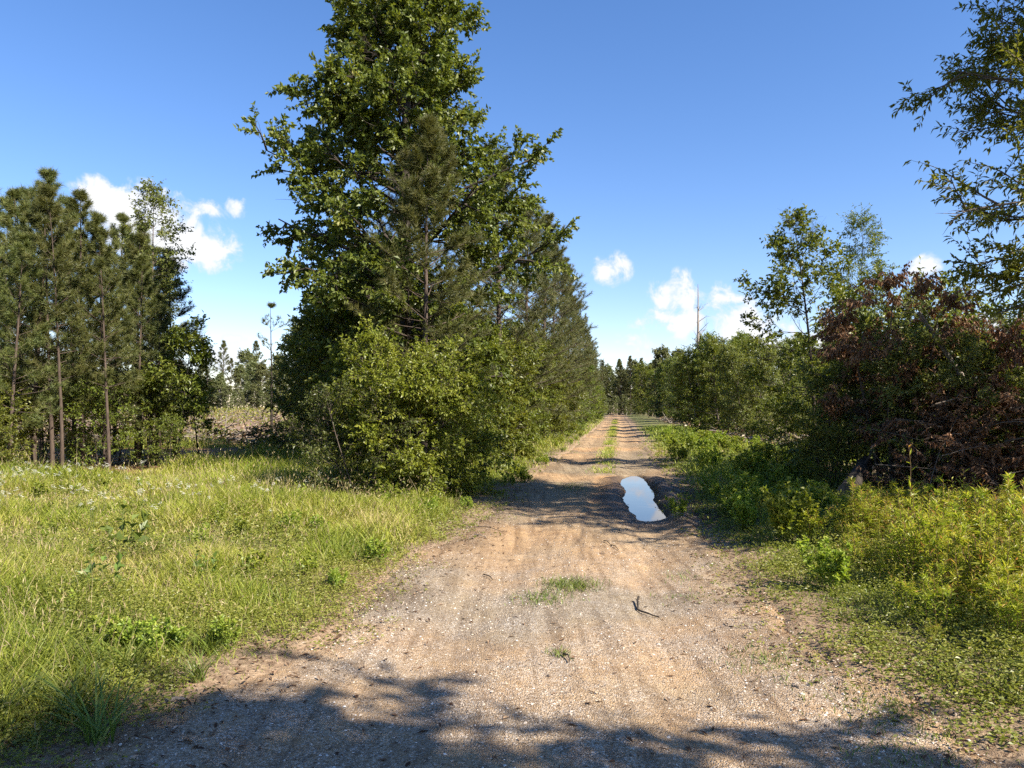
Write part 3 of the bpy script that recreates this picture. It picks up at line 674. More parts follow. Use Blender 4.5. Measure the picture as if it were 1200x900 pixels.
for i, (x, y, sc, w, lab) in enumerate(R):
    (rr1, rr2)[w](x, y, i * 2.1, sc, lab or 'rounded tree in the row far down the right side of the road', 'tree', 'rounded trees in a row right of the road')

def snag(name, H, r0, seed, nb, mat):
    rng = np.random.default_rng(seed); root = empty(name); w = MB(); b = MB()
    st = grow(np.array([[0, 0, -.1]]), np.array([[.02, 0, 1.]]), H, 10, 0, .03, rng); tubes(w, st, r0, .02, 7)
    t = rng.uniform(.45, .98, nb); P, _ = at_t(np.repeat(st, nb, 0), t); a = rng.uniform(0, 6.3, nb)
    D = norm(np.stack([np.cos(a), np.sin(a), np.full(nb, .5)], 1)); L = rng.uniform(.4, 1.6, nb) * (1.25 - t)*1.3
    lb = grow(P, D, L, 4, .3, .25, rng); tubes(b, lb, .03, .01, 4)
    i, t2, P2, D2 = spawn(rng, lb, 3, .3, 1, (30, 60), 1.); tubes(b, grow(P2, D2, L[i] * .4, 3, .2, .2, rng), .012, .005, 3)
    w.build('trunk', mat, root); b.build('branches', mat, root); return root
place(snag('dead_snag', 10.2, .19, 115, 16, M['dead_wood']), px(815, 54), 54, 0, 1, 'bare dead tree trunk rising above the right-hand row', 'dead tree')

# --- thin tall tree right of the road
mt = broadleaf('thin_tree', 7.3, .075, lambda t: np.interp(t, [.25, .5, .75, 1], [1.5, 2.0, 1.5, .6]), 46, 7, 5, 10, .125, .08, (DB, M['side_leaf']), 121, t0=.27, el=(5, 62), twig=.34, hide=.42, trop=.2, lean=(-.02, 0), azf=big_az)
place(mt, 7.85, 20, .5, .86, 'thin tall airy tree with a dark trunk right of the road', 'tree')
mt2 = broadleaf('feathery_tree', 6.6, .05, lambda t: np.interp(t, [.25, .6, 1], [.9, 1.1, .7]), 30, 6, 5, 9, .085, .035, (DB, M['side_leaf']), 122, t0=.4, el=(30, 72), twig=.34, hide=.35, trop=.3)
place(mt2, 9.2, 20.6, .5, .92, 'feathery narrow-leaved tree right behind the thin tall tree', 'tree')

# --- upper right tree
ur = broadleaf('willow_oak', 9.2, .14, lambda t: np.interp(t, [.2, .35, .55, .8, 1], [2.7, 3.1, 3.1, 2.6, 1.1]), 96, 12, 7, 16, .096, .034, (BK, M['willow_leaf']), 131, t0=.27, el=(6, 58), twig=.34, hide=.12, l2=.48, droop=.3, trop=.05)
place(ur, 8.25, 8.9, 1.2, 1.02, 'fine-leaved oak cut off by the right edge of the photo', 'oak')

# --- dead brown tangle on the right
def dead_tree(name, H, seed, n1, spread=.5, leaf=.11, lw=.045, stems=4):
    return broadleaf(name, H, .045, lambda t: np.interp(t, [0, .5, 1], [.6, .85, .55]), n1, 6, 5, 11, leaf, lw, (BK, M['dead_leaf']), seed, t0=.38, el=(0, 55), stems=stems, spread=spread * .5, twig=.3, droop=1.4, trop=-.35, hide=.25, up=.1)
place(dead_tree('dead_leaved_tree', 3.75, 141, 44), 7.0, 14.3, 0, 1, 'brown dead-leaved tree top hanging in front of the thin tall tree side of the tangle', 'dead tree')
place(dead_tree('dead_leaved_tree', 2.9, 142, 44), 8.35, 13.4, 0, 1, 'brown dead-leaved tree under the fine-leaved oak at the right edge', 'dead tree')
h = brush_heap('brush_heap', 95, 1.9, 2.4, 143, 1., M['dead_leaf'], BK, .11, .045, 26, droop=1.0)
place(h, 7.75, 12.2, 0, .95, 'tangled heap of branches with withered brown leaves right of the road', 'brush heap')
h = brush_heap('brush_heap', 80, 1.6, 2.3, 144, 1., M['dead_leaf'], BK, .11, .045, 26, droop=1.0)
place(h, 9.3, 13.2, 0, 1, 'withered brown branch heap at the right edge of the photo', 'brush heap')
gs = Proto(broadleaf('tangle_shrub', 3.2, .03, lambda t: np.interp(t, [0, .4, 1], [1.1, 1.25, .6]), 46, 6, 5, 9, .09, .052, (DB, M['light_leaf']), 145, t0=.15, el=(-5, 62), stems=5, spread=.3, twig=.28, hide=.36))
gs2 = Proto(broadleaf('tangle_shrub', 3.0, .03, lambda t: np.interp(t, [0, .4, 1], [1.1, 1.3, .6]), 44, 6, 5, 8, .09, .052, (DB, M['side_leaf']), 146, t0=.1, el=(-5, 62), stems=5, spread=.3, twig=.28, hide=.32))
gs(7.4, 15.2, 0, 1.15, 'green shrub growing up through the dead brown tangle right of the road', 'shrub')
gs(7.0, 15.4, 2, .72, 'green shrub at the left end of the dead brown tangle', 'shrub')
gs(7.9, 14.6, 3, 1.05, 'tall green shrub between the two dead brown-leaved trees', 'shrub')
gs2(7.2, 17.4, 1, .85, 'dark green shrub between the thin tall tree and the brown tangle', 'shrub')
gs2(8.8, 17.5, 3, 1.15, 'dark green shrub behind the dead brown tangle', 'shrub')
gs2(5.6, 13.6, 4, .42, 'low dark shrub in the shade beside the big log', 'shrub')
gs2(9.6, 15.2, 5, 1.1, 'dark shrub behind the dead tree at the right edge', 'shrub')
gs(8.6, 12.0, 5, .6, 'low green shrub within the withered heap near the right edge', 'shrub')
gs(7.2, 13.2, 5, .80, 'green shrub in front of the middle of the dead brown tangle', 'shrub')
gs2(9.3, 13.3, 2, 1.0, 'dark green shrub between the two dead brown-leaved trees and the right edge', 'shrub')
gs2(6.7, 19.2, 5, .55, 'low shrub at the foot of the thin tall tree', 'shrub')
gs(10.2, 24, 1, .55, 'green shrub behind the thin tall tree, beside the red-brown slash', 'shrub')
gs2(11.2, 22, 1, 1.2, 'dark shrub right behind the feathery tree', 'shrub')

# logs and sticks
def log_obj(name, p0, p1, r0, r1, seed, mat, stubs=2, sides=12):
    rng = np.random.default_rng(seed); root = empty(name, p0); mb = MB(); p0 = np.array(p0, float); p1 = np.array(p1, float)
    L = np.linalg.norm(p1 - p0); K = 9
    pts = grow(np.zeros((1, 3)), norm((p1 - p0)[None]), L, K, 0, .04, rng)
    rad = (r0 + (r1 - r0) * np.linspace(0, 1, K + 1)) * rng.uniform(.93, 1.07, K + 1)
    T = norm(np.gradient(pts, axis=1)); U = norm(np.cross(T, np.array([0, 0, 1.]))); V = np.cross(T, U); a = np.arange(sides) * 2 * pi / sides
    rim = 1 + .06 * rng.normal(0, 1, sides)
    ring = pts[0][:, None] + (rad[:, None] * rim[None])[..., None] * (np.cos(a)[None, :, None] * U[0][:, None] + np.sin(a)[None, :, None] * V[0][:, None])
    i = np.arange((K + 1) * sides).reshape(K + 1, sides); A = i[:-1]; B = np.roll(i, -1, 1)[:-1]; C2 = np.roll(i, -1, 1)[1:]; D2 = i[1:]
    mb.add(ring.reshape(-1, 3), [np.stack([A, B, C2, D2], -1).reshape(-1, 4)], 0, smooth=True)
    mb.build('bark', mat, root)
    for row_ in (0, K):
        ends = MB()
        c = pts[0, row_] + T[0, row_] * (.004 if row_ else -.004)
        v = np.concatenate([ring[row_] + T[0, row_] * (.003 if row_ else -.003), c[None]])
        ends.add(v, np.stack([np.arange(sides), (np.arange(sides) + 1) % sides, np.full(sides, sides)], 1))
        ends.build('cut_end', BK, root)
    if stubs:
        w = MB(); t = rng.uniform(.2, .9, stubs); P, Tt = at_t(np.repeat(pts, stubs, 0), t)
        tubes(w, grow(P, side_dirs(Tt, np.radians(rng.uniform(40, 70, stubs)), rng.uniform(.5, 2.6, stubs)), rng.uniform(.15, .5, stubs), 3, .1, .2, rng), r1 * .4, r1 * .15, 5)
        w.build('branch_stub', mat, root)
    return root
tag(log_obj('fallen_log', (5.15, 11.9, .30), (6.3, 13.6, .62), .15, .12, 1, DB, 2), 'thick dark log lying slanted at the left end of the tangle', 'log')
tag(log_obj('fallen_log', (4.75, 11.2, .16), (6.6, 11.0, .22), .07, .05, 2, M['bark'], 3), 'thin grey log lying across the front of the brown tangle', 'log')
tag(log_obj('fallen_log', (6.3, 10.75, .26), (8.6, 10.4, .32), .11, .09, 3, M['dead_wood'], 3), 'pale grey log on the ground before the withered heap near the right edge', 'log')
tag(log_obj('leaning_trunk', (8.9, 13.0, .3), (6.9, 13.3, 3.2), .07, .03, 4, M['dead_wood'], 4), 'bare grey broken trunk leaning through the dead brown tangle', 'dead trunk')

def stick(name, pts, r, mat):
    root_mb = MB(); p = np.array(pts, float); x, y = p[0, 0], p[0, 1]; base = np.array([x, y, float(gz(x, y))])
    K = len(p); tt = np.linspace(0, K - 1, (K - 1) * 4 + 1); q = np.stack([np.interp(tt, np.arange(K), p[:, i]) for i in range(3)], 1)
    q[:, 2] += gz(q[:, 0], q[:, 1]) - base[2]; q[:, :2] -= base[:2]
    q[:, :2] += np.random.default_rng(int(abs(x * 1000))).normal(0, .003, (len(q), 2))
    tubes(root_mb, q[None], r, r * .5, 6)
    o = root_mb.build(name, mat); o.location = base; return o
def rp(p, y): return (px(p, 1450 / (y - 478)), 1450 / (y - 478))
a = rp(748, 699); b = rp(747, 709); c = rp(757, 714); d = rp(772, 717)
tag(stick('crooked_stick', [(*a, .05), (a[0] - .01, a[1] - .02, .03), (*b, .015), (*c, .02), (*d, .012)], .010, DB), 'crooked black stick lying on the gravel right of the small grass patch', 'stick')
for i, (x0, y0, x1, y1, lab) in enumerate([(708, 633, 716, 638, 'short dark stick on the road below the puddle'), (716, 638, 725, 643, None), (872, 706, 893, 708, 'thin dark twig at the right road edge below the bright bushes'), (560, 618, 590, 622, 'reddish brown stick along the left road edge'),
                                           (566, 668, 578, 673, 'dark twig on the left wheel track'), (190, 826, 218, 822, 'pale bark piece lying at the left edge of the road in the shade'), (660, 765, 668, 776, None),
                                           (1165, 796, 1200, 812, 'grey twig lying in the weeds at the lower right'), (555, 626, 570, 629, 'short pale stick at the left road edge near the puddle')]):
    A = rp(x0, y0); B = rp(x1, y1)
    sd = stick('stick', [(*A, .015), ((A[0] + B[0]) / 2 + .01, (A[1] + B[1]) / 2 + .01, .025), (*B, .012)], .006 if i != 5 else .015, M['dead_wood'] if i in (5, 7, 8) else DB)
    tag(sd, lab or 'little dark twig lying loose on the dirt road', 'stick', None if lab else 'loose twigs on the road')

# ------------------------------------------------------------------ individual weeds
hb = Proto(herb('bushy_herb', .85, 16, 13, .085, .055, 201, (M['green_stem'], M['herb_leaf']), lean=.55, rad=.16, side=4))
hb(3.25, 8.9, 0, .92, 'large bushy bright green weed at the right road edge', 'weed')
hb(3.75, 10.3, 1, .8, 'bushy bright green weed behind the large bushy weed', 'weed')
hb(3.0, 10.0, 1, .65, 'bright bushy weed to the left behind the large bushy weed', 'weed')
hb(4.2, 9.6, 2.5, .6, 'bright leafy weed beside the large bushy weed, before the shade', 'weed')
hb(2.72, 6.7, 2, .60, 'small rounded bright green weed right at the road edge', 'weed')
hb(2.35, 11.0, 3, .42, 'lone little green weed at the near right end of the puddle', 'weed')
hb(4.05, 6.3, 1, .55, 'green broad-leaved weed among the yellow-green weeds at the right', 'weed')
hb2 = Proto(herb('leafy_weed', .6, 14, 12, .075, .045, 202, (M['green_stem'], M['herb_leaf']), lean=.6, rad=.18, side=3))
rng = np.random.default_rng(88)
n = 0
while n < 64:
    y = 10 + 32 * rng.random() ** 1.6; s = rng.uniform(1.85, 5.2)
    if y < 13 and s > 3.6: continue
    if fbm(s, y, 2., 5) < .38: continue
    hb2(xc(y) + s, y, rng.uniform(0, 6), rng.uniform(.6, 1.25), 'leafy green weed in the dense growth along the right road edge', 'weed', 'leafy weeds along the right edge of the road'); n += 1
n = 0
while n < 22:
    y = 15 + 45 * rng.random() ** 1.4; s = -rng.uniform(1.55, 2.3)
    hb2(xc(y) + s, y, rng.uniform(0, 6), rng.uniform(.35, .75), 'leafy green weed at the left road edge under the row of trees', 'weed', 'leafy weeds along the left edge of the road'); n += 1
n = 0
while n < 60:
    y = rng.uniform(4.6, 14); x = rng.uniform(-.66 * y, xc(y) - wl(y) - .4)
    if fbm(x, y, 1.5, 27) < .46: continue
    hb2(x, y, rng.uniform(0, 6), rng.uniform(.26, .55), 'small leafy weed among the grass of the sunny meadow', 'weed', 'small leafy weeds in the sunny meadow'); n += 1
yw = [Proto(herb('narrow_leaved_weed', .80, 9, 24, .095, .017, 203 + i, (M['red_stem'], M['weed_leaf']), lean=.35, rad=.15, pitch=(25, 70), droop=.15, side=1)) for i in range(2)]
n = 0
while n < 135:
    x = rng.uniform(2.6, 6.2); y = rng.uniform(4.9, 9.2)
    s = x - xc(y)
    if s < np.interp(y, [4.9, 6.6, 9.2], [2.35, 2.45, 2.6]) + .5 * rng.random(): continue
    if x > .72 * y + .7: continue
    yw[n % 2](x, y, rng.uniform(0, 6), rng.uniform(.5, 1.0) * (.65 + .7 * fbm(x, y, .8, 19)) * np.interp(s, [2.3, 3.0], [.55, 1]) * np.interp(y, [4.9, 6.5], [.7, 1.]), 'yellow-green narrow-leaved weed with reddish tips in the thick patch at the right', 'weed', 'yellow-green weeds in the patch at the right'); n += 1
tw = herb('red_tipped_weed', 1.25, 1, 12, .13, .03, 207, (M['red_stem'], M['weed_leaf']), lean=.1, rad=.02, pitch=(35, 65), droop=.1)
place(tw, 4.15, 8.0, 0, 1.0, 'single tall weed with reddish tip standing above the yellow-green patch', 'weed')
sp_ = Proto(herb('broadleaf_sapling', .50, 4, 9, .10, .075, 208, (M['green_stem'], M['sapling_leaf']), lean=.35, rad=.06))
for x, y, sc, lab in [(px(148, 7.6), 7.6, 1.25, 'dark green broad-leaved sapling in the middle of the sunny meadow'), (px(235, 6.75), 6.8, .7, 'small dark sapling in the meadow near the road shadow'), (px(115, 6.1), 6.1, .95, 'dark compound-leaved sapling low in the left meadow')]:
    sp_(x, y, x, sc, lab, 'sapling')
sg = Proto(herb('pale_sapling', .45, 5, 9, .085, .06, 209, (M['green_stem'], M['herb_leaf']), lean=.5, rad=.10))
for x, y, sc, lab in [(px(343, 11.5), 11.3, 1.05, 'bright yellow-green broad-leaved plant alone in the meadow before the bush'), (px(215, 7.6), 7.7, .8, 'light green plant right of the dark sapling in the meadow'), (px(290, 7.0), 7.0, .75, 'light green plant in the meadow close to the road edge'), (px(335, 7.0), 7.2, .65, 'pale green plant at the meadow margin, next to the road'),
                      (px(175, 7.7), 7.75, .6, 'small light green plant touching the dark sapling'), (px(490, 12.2), 12.2, .8, 'light green plant by the foot of the big round bush'), (px(60, 5.4), 5.4, .6, 'low light green plant in the lower left meadow')]:
    sg(x, y, x * 2, sc, lab, 'plant')
# white flowers
def flower(name, seed):
    rng = np.random.default_rng(seed); root = empty(name); st = MB(); hd = MB()
    s = grow(np.array([[0, 0, -.03]]), np.array([[.05, .03, 1.]]), .55, 4, .1, .1, rng); tubes(st, s, .004, .003, 4)
    i, t, P2, D2 = spawn(rng, s, 3, .88, 1, (20, 55), 2.); b = grow(P2, D2, .06, 2, .4, .1, rng); tubes(st, b, .002, .0015, 3)
    c = np.concatenate([b[:, -1], s[:, -1]]); q = np.repeat(c, 9, 0); a = np.tile(np.arange(9) * 2.4, len(c)); r = .020 * np.sqrt(np.tile(np.arange(9) / 9, len(c)))
    q = q + np.stack([np.cos(a) * r, np.sin(a) * r, rng.normal(0, .004, len(a))], 1)
    D = np.stack([np.cos(a), np.sin(a), np.full(len(a), .3)], 1); leaves(hd, q, norm(D), .02, .016, rng, 0, .1, 2.)
    st.build('stem', M['green_stem'], root); hd.build('flower_head', M['petal'], root); return root
fl = [Proto(flower('white_wildflower', 301)), Proto(flower('white_wildflower', 302))]
rng = np.random.default_rng(99); n = 0
while n < 150:
    y = rng.uniform(8.8, 15.6); p = rng.uniform(-20, 420); x = px(p, y)
    dens = (np.interp(p, [0, 150, 280, 420], [1, .9, .55, .08]) * np.interp(y, [7.6, 10, 12, 15.4], [.12, .7, 1, .55])) * sstep(.35, .6, fbm(x, y, 1.6, 17))
    if rng.random() > dens: continue
    fl[n % 2](x, y, rng.uniform(0, 6), rng.uniform(.55, .8), 'white flat-topped wildflower in the meadow before the pine stand', 'wildflower', 'white wildflowers in the meadow before the pine stand'); n += 1

# tufts in the left corner
def tuft(name, n, h, seed, w=.007):
    rng = np.random.default_rng(seed); mb = MB(); a = rng.uniform(0, 6.3, n); r = .07 * np.sqrt(rng.random(n))
    blades(mb, np.stack([np.cos(a) * r, np.sin(a) * r, np.full(n, -.02)], 1), h * rng.uniform(.5, 1.1, n), w, .25, .55, rng, 5)
    return mb.build(name, M['grass_dark'])
tf = Proto(tuft('grass_tuft', 70, .42, 311)); tf2 = Proto(tuft('grass_tuft', 38, .50, 312, .013))
tf2(-1.98, 3.72, 0, .85, 'broad-bladed grass tuft arching in the shade at the lower left corner', 'grass tuft')
tf(-2.25, 3.95, 1, 1, 'dense dark grass tuft in the lower left corner behind the broad-bladed tuft', 'grass tuft')
tf(-2.55, 3.8, 2, .95, 'grass tuft at the lower left corner of the photo', 'grass tuft')
tf2(-1.95, 5.0, 3, .6, 'broad-bladed grass tuft at the shadow edge beside the road', 'grass tuft')
tf(-1.85, 4.55, 4, .7, 'short grass tuft in the shade at the left road edge', 'grass tuft')
tf(-2.3, 4.6, 5, .8, 'grass tuft just inside the shadow edge in the meadow', 'grass tuft')
rg = Proto(tuft('low_grass_patch', 60, .10, 313, .005))
def road_patch(name, n, rx, ry, h, seed, label):
    rng = np.random.default_rng(seed); mb = MB(); P = rng.normal(0, 1, (n, 3)) * np.array([rx, ry, 0])
    x0, y0 = label[1]; P[:, 2] = gz(P[:, 0] + x0, P[:, 1] + y0) - float(gz(x0, y0))
    blades(mb, P, h * rng.uniform(.5, 1.2, n), .006, .35, .5, rng, 3)
    o = mb.build(name, M['grass_dark']); o.location = (x0, y0, float(gz(x0, y0))); tag(o, label[0], 'grass patch', kind='stuff'); return o
rg.root.location = (0, 0, -5); bpy.data.objects.remove(rg.root)
road_patch('grass_patch', 420, .14, .13, .085, 1, ('low grass patch growing in the middle of the gravel road', (px(668, 7.05), 7.05)))
road_patch('grass_patch', 260, .13, .14, .05, 2, ('thin sparse grass patch beside the low patch in mid road', (px(636, 6.55), 6.6)))
road_patch('grass_patch', 60, .035, .05, .05, 3, ('tiny grass sprig on the gravel in the foreground', (px(657, 5.05), 5.05)))
road_patch('grass_patch', 300, .17, .5, .07, 4, ('grass strip on the road left of the puddle', (px(668, 15.6), 15.6)))
for i, (p, y, n, r) in enumerate([(905, 775, 130, .16), (1010, 820, 160, .2), (1075, 850, 120, .2), (880, 765, 70, .1), (1050, 885, 90, .12), (1120, 800, 120, .2), (800, 695, 50, .12), (790, 670, 50, .15)]):
    x, y = rp(p, y); road_patch('grass_patch', n, r, r, .045, 10 + i, ('sparse low grass patch on the bare right side of the road', (x, y)))['group'] = 'sparse grass patches on the right side of the road'

# ------------------------------------------------------------------ grass and ground cover
def scatter(rng, n, y0, y1, side, xmargin=1.0, pw=1.0, inner=0.):
    y = y0 + (y1 - y0) * rng.random(n) ** pw
    half = .70 * y + xmargin
    x = rng.uniform(-1, 1, n) * half; s = x - xc(y)
    ok = (s < -edge_l(x, y) + inner) if side < 0 else (s > edge_r(x, y) - inner)
    return x[ok], y[ok]
rng = np.random.default_rng(401)
gl = MB(); seedm = MB()
for (y0, y1, n, h, w, K) in [(2.9, 5.2, 70000, .18, .0055, 4), (5.2, 8.5, 130000, .21, .007, 3), (8.5, 13, 130000, .25, .010, 3), (13, 19, 90000, .29, .015, 2), (19, 34, 80000, .32, .025, 2)]:
    x, y = scatter(rng, n, y0, y1, -1, pw=.8)
    s = -(x - xc(y)) - edge_l(x, y); d = fbm(x, y, 1.4, 7)
    grow_ = sstep(-.02, 1.4, s)
    stand_floor = sstep(15.6, 16.6, y + 1.2 * (fbm(x, y, 2, 8) - .5)) * sstep(-7.6, -8.8, x) * sstep(30, 26, y)
    keep = (rng.random(len(x)) < (.12 + .88 * grow_) * (.55 + .6 * d)) & (rng.random(len(x)) > .93 * stand_floor)
    keep &= ~((y > 30) & (s > 5))
    x, y, s, d, g = x[keep], y[keep], s[keep], d[keep], grow_[keep]
    hh = h * (.28 + .72 * g) * (.35 + 1.3 * sstep(.25, .75, d)) * rng.uniform(.4, 1.25, len(x))
    col = np.clip(-.15 + 1.25 * fbm(x, y, 1.7, 9) + rng.normal(0, .20, len(x)), 0, 1)
    blades(gl, np.stack([x, y, gz(x, y) - .02], 1), hh, w * rng.uniform(.6, 1.3, len(x)), .22, .42, rng, K, col)
    # seed stalks
    m = rng.random(len(x)) < (.030 if y0 < 13 else .02); k = m.sum()
    P = np.stack([x[m], y[m], gz(x[m], y[m])], 1)
    blades(seedm, P, hh[m] * 1.45 + .05, w * .45, .12, .25, rng, 2, rng.random(k))
    tp_ = P.copy(); tp_[:, 2] += hh[m] * 1.25 + .04
    leaves(seedm, tp_ + rng.normal(0, .02, tp_.shape), norm(rng.normal(0, .35, tp_.shape) + np.array([0, 0, 1.])), .055, w * 1.3, rng, 0, .2, .1)
tag(gl.build('meadow_grass', M['grass']), 'sunny yellow-green meadow grass left of the road', 'grass', kind='stuff')
tag(seedm.build('seed_stalk_grass', M['seed']), 'dry tan seed stalks standing in the left meadow', 'grass', kind='stuff')
gr = MB()
for (y0, y1, n, h, w, K) in [(3.2, 5.5, 30000, .10, .0055, 3), (5.5, 9, 60000, .16, .007, 3), (9, 14, 70000, .28, .011, 3), (14, 22, 60000, .34, .018, 2), (22, 60, 90000, .36, .035, 2)]:
    x, y = scatter(rng, n, y0, y1, 1, pw=.8)
    s = (x - xc(y)) - edge_r(x, y); d = fbm(x, y, 1.2, 107); g = sstep(0, 1.3, s)
    shade = sstep(4.3, 5.2, x - xc(y)) * sstep(10, 10.8, y) * sstep(22, 19, y)
    keep = (rng.random(len(x)) < (.15 + .85 * g) * (.5 + .6 * d)) & (rng.random(len(x)) > .92 * shade) & ~((y > 26) & (s > 4.5)); x, y, d, g = x[keep], y[keep], d[keep], g[keep]
    hh = h * (.3 + .7 * g) * (.5 + .9 * d) * rng.uniform(.45, 1.15, len(x))
    blades(gr, np.stack([x, y, gz(x, y) - .02], 1), hh, w * rng.uniform(.6, 1.3, len(x)), .25, .45, rng, K, np.clip(.1 + .7 * fbm(x, y, 2, 109) + rng.normal(0, .2, len(x)), 0, 1))
x, y = scatter(rng, 60000, 34, 120, -1, pw=.8); s = -(x - xc(y)) - edge_l(x, y); keep = s < 1.6; x, y = x[keep], y[keep]
blades(gr, np.stack([x, y, gz(x, y) - .02], 1), .35 * rng.uniform(.4, 1.1, len(x)), .04, .25, .45, rng, 2)
y = rng.uniform(19, 110, 9000); s = rng.normal(.02, .16, len(y)); x = xc(y) + s
keep = (fbm(s * 2, y, 3, 5) > .38); x, y = x[keep], y[keep]
blades(gr, np.stack([x, y, gz(x, y) - .01], 1), .12 * rng.uniform(.4, 1.2, len(x)), .02, .3, .5, rng, 2)
tag(gr.build('verge_grass', M['grass']), 'grass of the road verges and the strip between the wheel tracks', 'grass', kind='stuff')
# ground cover of small leaves
gc = MB()
for side, (y0, y1, n, sz) in [(-1, (3.2, 8, 85000, .026)), (-1, (8, 16, 60000, .040)), (1, (3.6, 8, 75000, .030)), (1, (8, 16, 50000, .045)), (1, (16, 34, 40000, .075)), (-1, (16, 40, 20000, .075))]:
    x, y = scatter(rng, n, y0, y1, side, pw=.85, inner=.5)
    s = np.where(side < 0, -(x - xc(y)) - edge_l(x, y), (x - xc(y)) - edge_r(x, y)); d = fbm(x, y, .7, 117 + side)
    den = (sstep(-.08, .5, s) * .86 + .10 * sstep(-.55, 0, s)) * (sstep(6.5, 1.5, s) * .6 + .4 if side < 0 else 1) * sstep(.25, .6, d)
    shade = sstep(4.3, 5.2, x - xc(y)) * sstep(10, 10.8, y) * (y < 22) if side > 0 else sstep(16, 17, y) * sstep(-7.6, -8.8, x)
    keep = (rng.random(len(x)) < den) & (rng.random(len(x)) > .85 * shade) & (s < (9 if y0 < 16 else 4)); x, y, s, d = x[keep], y[keep], s[keep], d[keep]
    k = 4; q = np.repeat(np.arange(len(x)), k); hmax = np.clip(.05 + .22 * sstep(0, 1.5, s) * d, 0, .3)
    P = np.stack([x[q], y[q], gz(x, y)[q] + hmax[q] * rng.random(len(q))], 1) + rng.normal(0, sz * .5, (len(q), 3)) * np.array([1, 1, .3])
    D = rng.normal(0, 1, (len(q), 3)); D[:, 2] = np.abs(D[:, 2]) * .35; leaves(gc, P, norm(D), sz, sz * .55, rng, .1, .2, .8, 0, np.clip(np.repeat(fbm(x, y, 1.5, 121), k) * .9 + rng.normal(0, .2, len(q)), 0, 1))
tag(gc.build('ground_cover', M['cover_leaf']), 'low small-leaved weeds covering both verges of the road', 'ground cover', kind='stuff')

# gravel : small stones on the near road
def stones(mb, P, r, rng):
    N = len(P); base = np.array([[1, 0, 0], [-1, 0, 0], [0, 1, 0], [0, -1, 0], [0, 0, 1], [0, 0, -1]], float)
    v = base[None] * (r[:, None, None] * rng.uniform(.6, 1.3, (N, 6, 1))); v[:, :, 2] *= .6
    a = rng.uniform(0, 6.3, N); c, s_ = np.cos(a)[:, None], np.sin(a)[:, None]
    v = np.stack([v[:, :, 0] * c - v[:, :, 1] * s_, v[:, :, 0] * s_ + v[:, :, 1] * c, v[:, :, 2]], 2) + rng.normal(0, .15, v.shape) * r[:, None, None] + P[:, None]
    t = np.array([[0, 2, 4], [2, 1, 4], [1, 3, 4], [3, 0, 4], [2, 0, 5], [1, 2, 5], [3, 1, 5], [0, 3, 5]])
    f = (np.arange(N)[:, None, None] * 6 + t[None]).reshape(-1, 3); mb.add(v.reshape(-1, 3), f, 0, np.repeat(rng.random(N), 8))
gm = MB(); N = 52000
y = 3.0 + 9 * rng.random(N) ** 1.5; s = rng.uniform(-2.1, 2.2, N); x = s + xc(y)
keep = (np.minimum(s + edge_l(x, y), edge_r(x, y) - s) > -.1) & (rng.random(N) < .25 + 1.1 * sstep(.35, .65, fbm(x, y, .9, 131))); x, y, s = x[keep], y[keep], s[keep]
r = .0022 + .0065 * rng.random(len(x)) ** 3 * 1.2 + .012 * (rng.random(len(x)) > .993) * rng.random(len(x))
stones(gm, np.stack([x, y, road_z(s, y) + r * .2], 1), r, rng)
tag(gm.build('gravel', stone_material()), 'loose fine gravel scattered over the near dirt road', 'gravel', kind='stuff')
# leaf and twig litter on road and verges
lm = MB(); N = 16000
y = 3.0 + 13 * rng.random(N) ** 1.3; s = rng.uniform(-2.8, 3.2, N); x = s + xc(y)
edge = np.minimum(np.abs(s + wl(y)), np.abs(wr(y) - s)); keep = (rng.random(N) < .10 + .9 * np.exp(-(edge / .35) ** 2)) & (pud(s, y) < .05); x, y = x[keep], y[keep]
P = np.stack([x, y, gz(x, y) + .008], 1); D = rng.normal(0, 1, P.shape); D[:, 2] *= .15
leaves(lm, P, norm(D), rng.uniform(.02, .07, len(x)), rng.uniform(.006, .025, len(x)), rng, 0, .2, 2.5)
N = 5200; y = rng.uniform(29, 95, N); x = np.where(rng.random(N) < .55, -rng.uniform(5, 60, N) * y / 60, xc(y) + rng.uniform(5, 35, N))
L = rng.uniform(.3, 1.6, N); D = rng.normal(0, 1, (N, 3)); D[:, 2] *= .25; P = np.stack([x, y, gz(x, y) + rng.uniform(0, .35, N)], 1)
pts = grow(P, norm(D), L, 2, -.05, .15, rng)
sl = MB(); tubes(sl, pts, rng.uniform(.012, .05, N), .01, 4)
leaves(sl, np.repeat(P, 4, 0) + rng.normal(0, .3, (N * 4, 3)) * np.array([1, 1, .35]), norm(rng.normal(0, 1, (N * 4, 3))), .22, .12, rng, 0, .2, 1., 1)
tag(lm.build('leaf_litter', M['litter']), 'dry leaf and twig litter along the road edges', 'litter', kind='stuff')
tag(sl.build('woody_debris', [M['dead_wood'], M['litter']]), 'pale logging slash strewn over the clearings behind the trees', 'debris', kind='stuff')
# low regrowth in the clearings
rng = np.random.default_rng(555)
rgw = MB(); N = 2600; y = rng.uniform(32, 110, N); x = np.where(rng.random(N) < .6, -rng.uniform(9, 75, N) * y / 60, xc(y) + rng.uniform(6, 50, N)); keep = fbm(x, y, 7, 3) > .48; x, y = x[keep], y[keep]
q = np.repeat(np.arange(len(x)), 22); P = np.stack([x[q], y[q], gz(x, y)[q]], 1) + rng.normal(0, .35, (len(q), 3)) * np.array([1, 1, .5]) + np.array([0, 0, .3])
leaves(rgw, P, norm(rng.normal(0, 1, P.shape)), .22, .13, rng, 0, .2, .8)
tag(rgw.build('regrowth', M['cover_leaf']), 'patchy green regrowth over the far clearings', 'undergrowth', kind='stuff')

